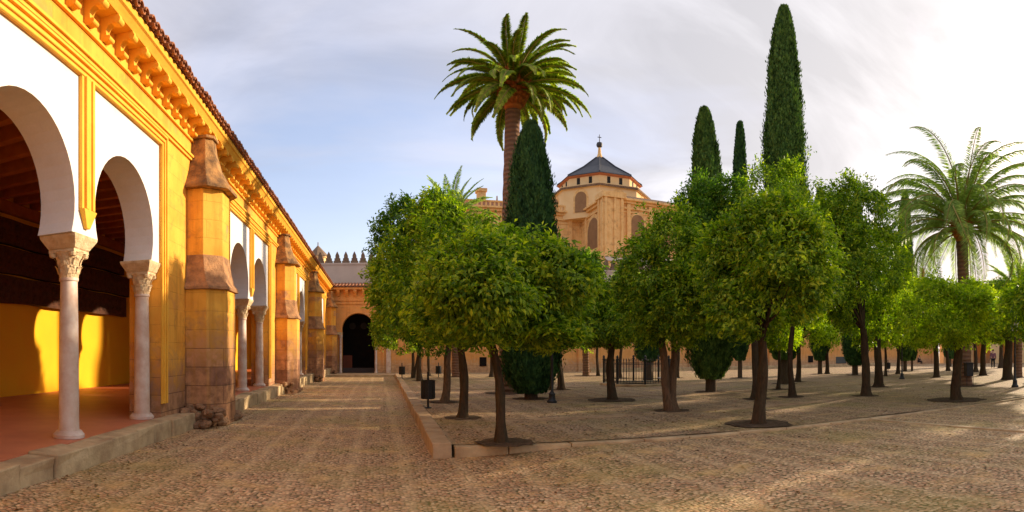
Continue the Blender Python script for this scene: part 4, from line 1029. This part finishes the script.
def palm(px, py, heart_px, heart_py, L, nf, label, seed, tr=0.28, mat=M_palm, droop=(0.7, 1.9), elev=(-35, 85), lw=0.34, wid=0.045, r=None, kind='canary', bulb=0.5, spacing=46, up=0.5, wscale=1.0):
    x, y, z, rr = ground_at(px, py)
    if r: rr = r; x, y = at(px, r); z = zt(y)
    k = rr / F; H = EYE + (HOR - heart_py) * k - z
    s_ = math.sin((px - VPX) / F); c_ = math.cos((px - VPX) / F); off = (heart_px - px) * k
    hx, hy = off * c_, -off * s_
    o = empty('palm_tree', (x, y, z)); tag(o, label, 'palm tree')
    mb = MB(); n = 30; Ht = H - bulb * 2.0
    mb.tube([(hx * (i / n) ** 1.3, hy * (i / n) ** 1.3, -0.1 + (Ht + 0.1) * i / n) for i in range(n + 1)], [tr * (1.25 if i == 0 else 1.08 if i < 3 else 1.0) * (1 + 0.03 * ((i % 2) * 2 - 1)) for i in range(n + 1)], 16, 0.02)
    mb.build('trunk', M_palmtrunk, o, True)
    # bulb of cut frond stubs
    mb = MB(); g = random.Random(seed)
    mb.lathe(hx, hy, [(tr * 1.0, Ht - 0.15), (tr * 1.15, Ht), (bulb * 0.92, Ht + bulb * 0.7), (bulb, Ht + bulb * 1.2), (bulb * 0.7, Ht + bulb * 1.9), (bulb * 0.3, Ht + bulb * 2.2)], 18)
    for ring in range(9):
        zz = Ht + bulb * (0.1 + 0.22 * ring); prof = tr * 1.15 + (bulb - tr * 1.15) * math.sin(min(1, (ring + 1) / 6) * math.pi / 2)
        for j in range(17):
            a = 2 * math.pi * (j + 0.5 * (ring % 2)) / 17; ca, sa = math.cos(a), math.sin(a); rd = prof; e = bulb * 0.34 * g.uniform(0.7, 1.2)
            b0 = Vector((hx + ca * rd * 0.92, hy + sa * rd * 0.92, zz)); t0 = Vector((hx + ca * (rd + e * 0.6), hy + sa * (rd + e * 0.6), zz + e * 0.95)); sd = Vector((-sa, ca, 0)) * bulb * 0.12; dn = Vector((ca * 0.3, sa * 0.3, -0.5)) * bulb * 0.16
            mb.loft([[tuple(b0 - sd), tuple(b0 + sd), tuple(b0 + dn)], [tuple(t0 - sd * 0.6), tuple(t0 + sd * 0.6), tuple(t0 + dn * 0.4)]])
    mb.build('frond_stubs', M_palmfibre, o)
    protos = [frond_mesh(L * q, dr, seed + i, spacing, lw, up, wid, mat, cu) for i, (q, dr, cu) in enumerate(((1.0, droop[0], 0.1), (0.95, (droop[0] * 0.6 + droop[1] * 0.4), -0.15), (1.05, droop[1] * 0.8, 0.1), (0.9, droop[1], -0.1)))]
    heart = Vector((hx, hy, Ht + bulb * 1.75)); used = [False] * 4
    for i in range(nf):
        f = (i + 0.5) / nf; el = elev[1] + (elev[0] - elev[1]) * f ** 0.85 + g.uniform(-6, 6)
        az = i * 2.39996 + g.uniform(-0.15, 0.15)
        pi_ = 0 if el > 50 else (1 if el > 25 else (2 if el > 0 else 3)); 
        if g.random() < 0.25: pi_ = max(0, min(3, pi_ + g.choice((-1, 1))))
        if not used[pi_]: fr = protos[pi_]; used[pi_] = True
        else:
            fr = protos[pi_].copy(); C.objects.link(fr)
            for ch in [q for q in protos[pi_].children]: cc = ch.copy(); C.objects.link(cc); cc.parent = fr
        fr.parent = o; fr.location = heart + Vector((math.cos(az), math.sin(az), 0)) * bulb * 0.25 + Vector((0, 0, -bulb * 0.9 * f))
        fr.rotation_euler = (g.uniform(-0.5, 0.5), -R(el), az); s = g.uniform(0.88, 1.08); fr.scale = (s, s, s)
    for i, q in enumerate(protos):
        if not used[i]:
            for ch in list(q.children): bpy.data.objects.remove(ch)
            bpy.data.objects.remove(q)
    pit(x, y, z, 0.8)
    return o
palm(506, 393, 513, 73, 2.75, 66, 'tall palm with full round crown and orange frond stubs, highest in the courtyard', 81, 0.28, M_palm, (1.1, 1.6), (-18, 58), 0.28, 0.06, bulb=0.62, spacing=84, up=0.3)
palm(966, 385, 962, 219, 5.1, 80, 'date palm with loose feathery grey-green fronds at the right', 82, 0.25, M_palm2, (1.9, 2.6), (-8, 84), 0.48, 0.024, r=24, bulb=0.42, spacing=64, up=-0.45)
palm(457, 377, 452, 214, 3.1, 50, 'distant palm whose fronds just top the left orange trees', 83, 0.30, M_palm2, (0.6, 1.6), (-30, 80), 0.40, 0.06, bulb=0.5, spacing=40)
palm(586, 372, 584, 268, 1.7, 26, 'small pale palm peeping between the trees below the cathedral', 84, 0.22, M_palm2, (0.6, 1.5), (-10, 80), 0.36, 0.07, r=38, bulb=0.35, spacing=36)
palm(1018, 376, 1018, 290, 2.6, 32, 'small palm low at the right edge behind the orange trees', 85, 0.25, M_palm2, (0.6, 1.5), (-10, 82), 0.36, 0.06, r=32, bulb=0.35, spacing=36)

# ------------------------------------------------------------------ street furniture
def bin_(px, py, label, r=None, s=1.0):
    x, y, z, rr = ground_at(px, py)
    o = empty('litter_bin', (x, y, z)); tag(o, label, 'litter bin', 'black litter bins on posts')
    b = MB(); b.lathe(0, 0, [(0.09, 0.0), (0.09, 0.02), (0.028, 0.03), (0.028, 0.95)], 12); b.build('post', M_iron, o, True)
    b = MB(); b.lathe(0.0, -0.0, [(0.165, 0.24), (0.175, 0.25), (0.185, 0.70), (0.195, 0.705), (0.195, 0.73), (0.17, 0.73), (0.16, 0.30)], 20)
    for k in range(16):
        a = 2 * math.pi * k / 16; b.box(0.182 * math.cos(a) - 0.006, 0.182 * math.cos(a) + 0.006, 0.182 * math.sin(a) - 0.006, 0.182 * math.sin(a) + 0.006, 0.26, 0.70)
    b.build('bucket', M_iron, o, True); return o
bin_(428, 408, 'nearest black litter bin on a post, standing on the raised terrace edge')
bin_(402, 378.5, 'far black litter bin on the terrace edge by the end of the path')
bin_(438.5, 377.5, 'far black litter bin behind the thin trunks, against the ochre wall')
bin_(888, 372, 'small black litter bin in front of the far wall, left of the slender cypress')

def lamp(px, py, label, h=2.75):
    x, y, z, rr = ground_at(px, py)
    o = empty('lamp_post', (x, y, z)); tag(o, label, 'lamp post', 'black iron lamp posts')
    b = MB(); b.lathe(0, 0, [(0.15, 0), (0.15, 0.06), (0.11, 0.10), (0.09, 0.22), (0.10, 0.26), (0.045, 0.34), (0.038, 1.2), (0.05, 1.23), (0.033, 1.3), (0.028, h - 0.55), (0.06, h - 0.5), (0.08, h - 0.46)], 14); b.build('pole', M_iron, o, True)
    b = MB(); b.loft([[(sx * 0.09, sy * 0.09, h - 0.46) for sx, sy in ((-1, -1), (1, -1), (1, 1), (-1, 1))], [(sx * 0.16, sy * 0.16, h - 0.10) for sx, sy in ((-1, -1), (1, -1), (1, 1), (-1, 1))]]); b.build('lantern_glass', M_glass, o)
    b = MB(); b.loft([[(sx * q, sy * q, zz) for sx, sy in ((-1, -1), (1, -1), (1, 1), (-1, 1))] for q, zz in ((0.19, h - 0.10), (0.19, h - 0.07), (0.07, h + 0.06), (0.05, h + 0.12), (0.01, h + 0.2))]); b.build('lantern_cap', M_iron, o)
    return o
lamp(552, 403, 'slim black lamp post right of the dark cypress foot, lantern lost in foliage')
lamp(902, 379, 'far lamp post with pale lantern beside the slender cypress')
lamp(1015, 387, 'lamp post near the right edge beside a broad dark trunk')

def notice_box():
    x, y, z, rr = ground_at(968, 386)
    o = empty('notice_box', (x, y, z), 0.9); tag(o, 'dark box on thin metal legs right of the rough foreground trunk', 'notice box')
    b = MB(); b.box(-0.24, 0.24, -0.16, 0.16, 0.42, 0.95); b.build('box_body', M_iron, o, bevel=0.02)
    b = MB(); b.box(-0.27, 0.27, -0.19, 0.19, 0.95, 1.0); b.build('lid', M_iron, o, bevel=0.01)
    for sx in (-0.22, 0.22):
        for sy in (-0.14, 0.14): b = MB(); b.tube([(sx, sy, 0), (sx, sy, 0.43)], [0.014, 0.014], 6); b.build('leg', M_iron, o)
notice_box()

# iron fence ring
def fence():
    x, y, z, rr = ground_at(645, 386.5); Rf = 1.65
    y += Rf * 0.9; x += 0.45
    o = empty('iron_fence', (x, y, z), -0.3); tag(o, 'low black iron fence ring with spikes around a clipped cypress and a stone basin', 'fence')
    n = 8
    b = MB(); b.lathe(0, 0, [(Rf + 0.18, 0), (Rf + 0.18, 0.10), (Rf - 0.18, 0.10), (Rf - 0.18, 0)], n); b.build('stone_plinth', M_kerb, o, bevel=0.01)
    for k in range(n):
        a = 2 * math.pi * k / n; a2 = 2 * math.pi * (k + 1) / n
        p0 = Vector((Rf * math.cos(a), Rf * math.sin(a), 0)); p1 = Vector((Rf * math.cos(a2), Rf * math.sin(a2), 0))
        b = MB(); b.lathe(p0.x, p0.y, [(0.05, 0.1), (0.05, 1.15), (0.07, 1.17), (0.07, 1.2), (0.04, 1.24), (0.06, 1.3), (0.01, 1.38)], 8); b.build('post', M_iron, o)
        b = MB()
        for zz in (0.22, 0.98): b.tube([p0 + Vector((0, 0, zz)), p1 + Vector((0, 0, zz))], [0.016, 0.016], 5)
        m = 9
        for j in range(1, m):
            q = p0.lerp(p1, j / m); b.lathe(q.x, q.y, [(0.010, 0.12), (0.010, 1.10), (0.024, 1.13), (0.003, 1.22)], 5)
        b.build('railing_panel', M_iron, o)
    x2, y2, z2, _ = ground_at(645, 382.5)
    bo = empty('stone_basin', (x2 + 0.35, y + 0.1, z)); tag(bo, 'small white stone basin on the ground inside the iron fence', 'basin')
    b = MB(); b.lathe(0, 0, [(0.26, 0), (0.22, 0.08), (0.24, 0.14), (0.46, 0.24), (0.48, 0.28), (0.43, 0.28), (0.2, 0.2)], 20); b.build('bowl', M_white, bo, True)
    return x, y
fx, fy = fence()

# ------------------------------------------------------------------ two distant visitors
def m_cloth(name, c): return m_plain(name, c, tuple(k * 0.8 for k in c), 4, 0.9, 0.1, 0.2, 0.01)
M_skin = m_plain('skin', (0.50, 0.28, 0.18), (0.46, 0.25, 0.16), 6, 0.6, 0.3, 0.05, 0.002)
def skin_body(joints, edges, mat, parent, name):
    me = bpy.data.meshes.new(name); me.from_pydata([j[0] for j in joints], edges, []); me.materials.append(mat)
    o = bpy.data.objects.new(name, me); C.objects.link(o); o.parent = parent
    sk = o.modifiers.new('skin', 'SKIN'); sk.use_smooth_shade = True
    if not me.skin_vertices: me.attributes.new if False else None
    for i, j in enumerate(joints): me.skin_vertices[0].data[i].radius = (j[1], j[1]) if not isinstance(j[1], tuple) else j[1]
    me.skin_vertices[0].data[0].use_root = True
    sb = o.modifiers.new('sub', 'SUBSURF'); sb.levels = 1; sb.render_levels = 2
    return o
def person(x, y, z, rz, seated, top, legs, label):
    root = empty('person', (x, y, z), rz); tag(root, label, 'person')
    if not seated:
        J = [((0, 0, 0.95), 0.14), ((0, 0, 1.15), (0.15, 0.11)), ((0, 0, 1.38), (0.17, 0.11)), ((0, 0, 1.50), 0.055), ((0, 0.01, 1.60), 0.085), ((0, 0.0, 1.70), 0.075),
             ((0.19, 0, 1.42), 0.055), ((0.25, -0.02, 1.14), 0.042), ((0.25, 0.06, 0.88), 0.03), ((0.25, 0.09, 0.80), 0.035),
             ((-0.19, 0, 1.42), 0.055), ((-0.25, 0.0, 1.14), 0.042), ((-0.25, 0.08, 0.88), 0.03), ((-0.25, 0.11, 0.80), 0.035),
             ((0.10, 0, 0.86), 0.095), ((0.11, 0.03, 0.48), 0.06), ((0.11, -0.04, 0.09), 0.04), ((0.12, 0.14, 0.04), 0.035),
             ((-0.10, 0, 0.86), 0.095), ((-0.11, 0.10, 0.48), 0.06), ((-0.11, 0.06, 0.09), 0.04), ((-0.12, 0.24, 0.04), 0.035)]
    else:
        J = [((0, 0, 0.46), 0.14), ((0, 0.02, 0.68), (0.15, 0.11)), ((0, 0.06, 0.90), (0.17, 0.11)), ((0, 0.09, 1.02), 0.055), ((0, 0.12, 1.12), 0.085), ((0, 0.12, 1.21), 0.075),
             ((0.19, 0.06, 0.94), 0.055), ((0.23, 0.12, 0.68), 0.042), ((0.16, 0.34, 0.58), 0.03), ((0.14, 0.40, 0.56), 0.035),
             ((-0.19, 0.06, 0.94), 0.055), ((-0.23, 0.12, 0.68), 0.042), ((-0.16, 0.34, 0.58), 0.03), ((-0.14, 0.40, 0.56), 0.035),
             ((0.10, 0.05, 0.46), 0.095), ((0.12, 0.46, 0.47), 0.06), ((0.12, 0.44, 0.09), 0.04), ((0.12, 0.60, 0.04), 0.035),
             ((-0.10, 0.05, 0.46), 0.095), ((-0.12, 0.46, 0.47), 0.06), ((-0.12, 0.48, 0.09), 0.04), ((-0.12, 0.64, 0.04), 0.035)]
    Ed = [(0, 1), (1, 2), (2, 3), (3, 4), (4, 5), (2, 6), (6, 7), (7, 8), (8, 9), (2, 10), (10, 11), (11, 12), (12, 13), (0, 14), (14, 15), (15, 16), (16, 17), (0, 18), (18, 19), (19, 20), (20, 21)]
    skin_body(J, Ed, M_skin, root, 'body')
    g = 0.018
    def sub(idx, ed, mat, name):
        m_ = {v: i for i, v in enumerate(idx)}
        skin_body([(J[v][0], tuple(q + g for q in J[v][1]) if isinstance(J[v][1], tuple) else J[v][1] + g) for v in idx], [(m_[a], m_[b]) for a, b in ed], mat, root, name)
    sub([1, 2, 6, 7, 8, 10, 11, 12, 0], [(0, 1), (1, 2), (2, 6), (6, 7), (7, 8), (2, 10), (10, 11), (11, 12)], top, 'jacket')
    sub([0, 14, 15, 16, 18, 19, 20], [(0, 14), (14, 15), (15, 16), (0, 18), (18, 19), (19, 20)], legs, 'trousers')
    h = Vector(J[5][0]); b = MB(); b.lathe(h.x, h.y - 0.015, [(0.085, h.z - 0.06), (0.10, h.z), (0.09, h.z + 0.05), (0.05, h.z + 0.085), (0.01, h.z + 0.095)], 12); b.build('hair', M_wood, root, True)
    return root
x_, y_, z_, _ = ground_at(919, 369)
y_ = 44.9 - 0.0; x_ = y_ * math.tan((919 - VPX) / F); 
person(x_, 44.95, zp(45) + 0.45 - 0.33, math.pi, True, m_cloth('dark jacket', (0.03, 0.03, 0.035)), m_cloth('dark trousers', (0.02, 0.02, 0.025)), 'person in dark clothes sitting by the far wall right of the slender cypress')
x_, y_, z_, _ = ground_at(993, 368.5)
person(x_, y_, z_, 2.0, False, m_cloth('mauve coat', (0.22, 0.10, 0.13)), m_cloth('black trousers', (0.02, 0.02, 0.025)), 'distant standing person in mauve top between the right-hand tree trunks')

# ------------------------------------------------------------------ fallen leaves
def fallen():
    g = np.random.default_rng(5); n = 1500
    X = np.concatenate([g.uniform(-3.6, 20, n), g.normal(3.5, 2.5, 300), g.uniform(-3.9, -3.2, 160)]); Y = np.concatenate([g.uniform(3.2, 26, n), g.normal(10, 2.0, 300), g.uniform(4, 24, 160)])
    onT = (X > edge_x(Y) + 0.3) & (Y > front_y(X) + 0.33); keep = (onT | (Y < front_y(X) - 0.05) | (X < edge_x(Y) - 0.05)) & (X > -3.9); X, Y, onT = X[keep], Y[keep], onT[keep]
    Z = np.where(onT, zpn(Y) + 0.20 + 0.01 * np.sin(X * 1.1) * np.sin(Y * 0.7), fz_ground(X, Y)) + 0.012
    m = len(X); P = np.stack([X, Y, Z], 1); a = g.uniform(0, 2 * math.pi, m)
    D = np.stack([np.cos(a), np.sin(a), g.uniform(-0.02, 0.2, m)], 1); N = np.tile([0.0, 0.0, 1.0], (m, 1)) + g.normal(size=(m, 3)) * 0.2
    L = g.uniform(0.04, 0.08, m); V, Fc = leaf_mesh(P, D, N, L, L * 0.5)
    tag(mesh_np('fallen_leaves', V, Fc, m_leaf('dry leaves', (0.08, 0.035, 0.012), (0.20, 0.10, 0.03), (0.34, 0.24, 0.06), 0.1)), kind='stuff')
fallen()
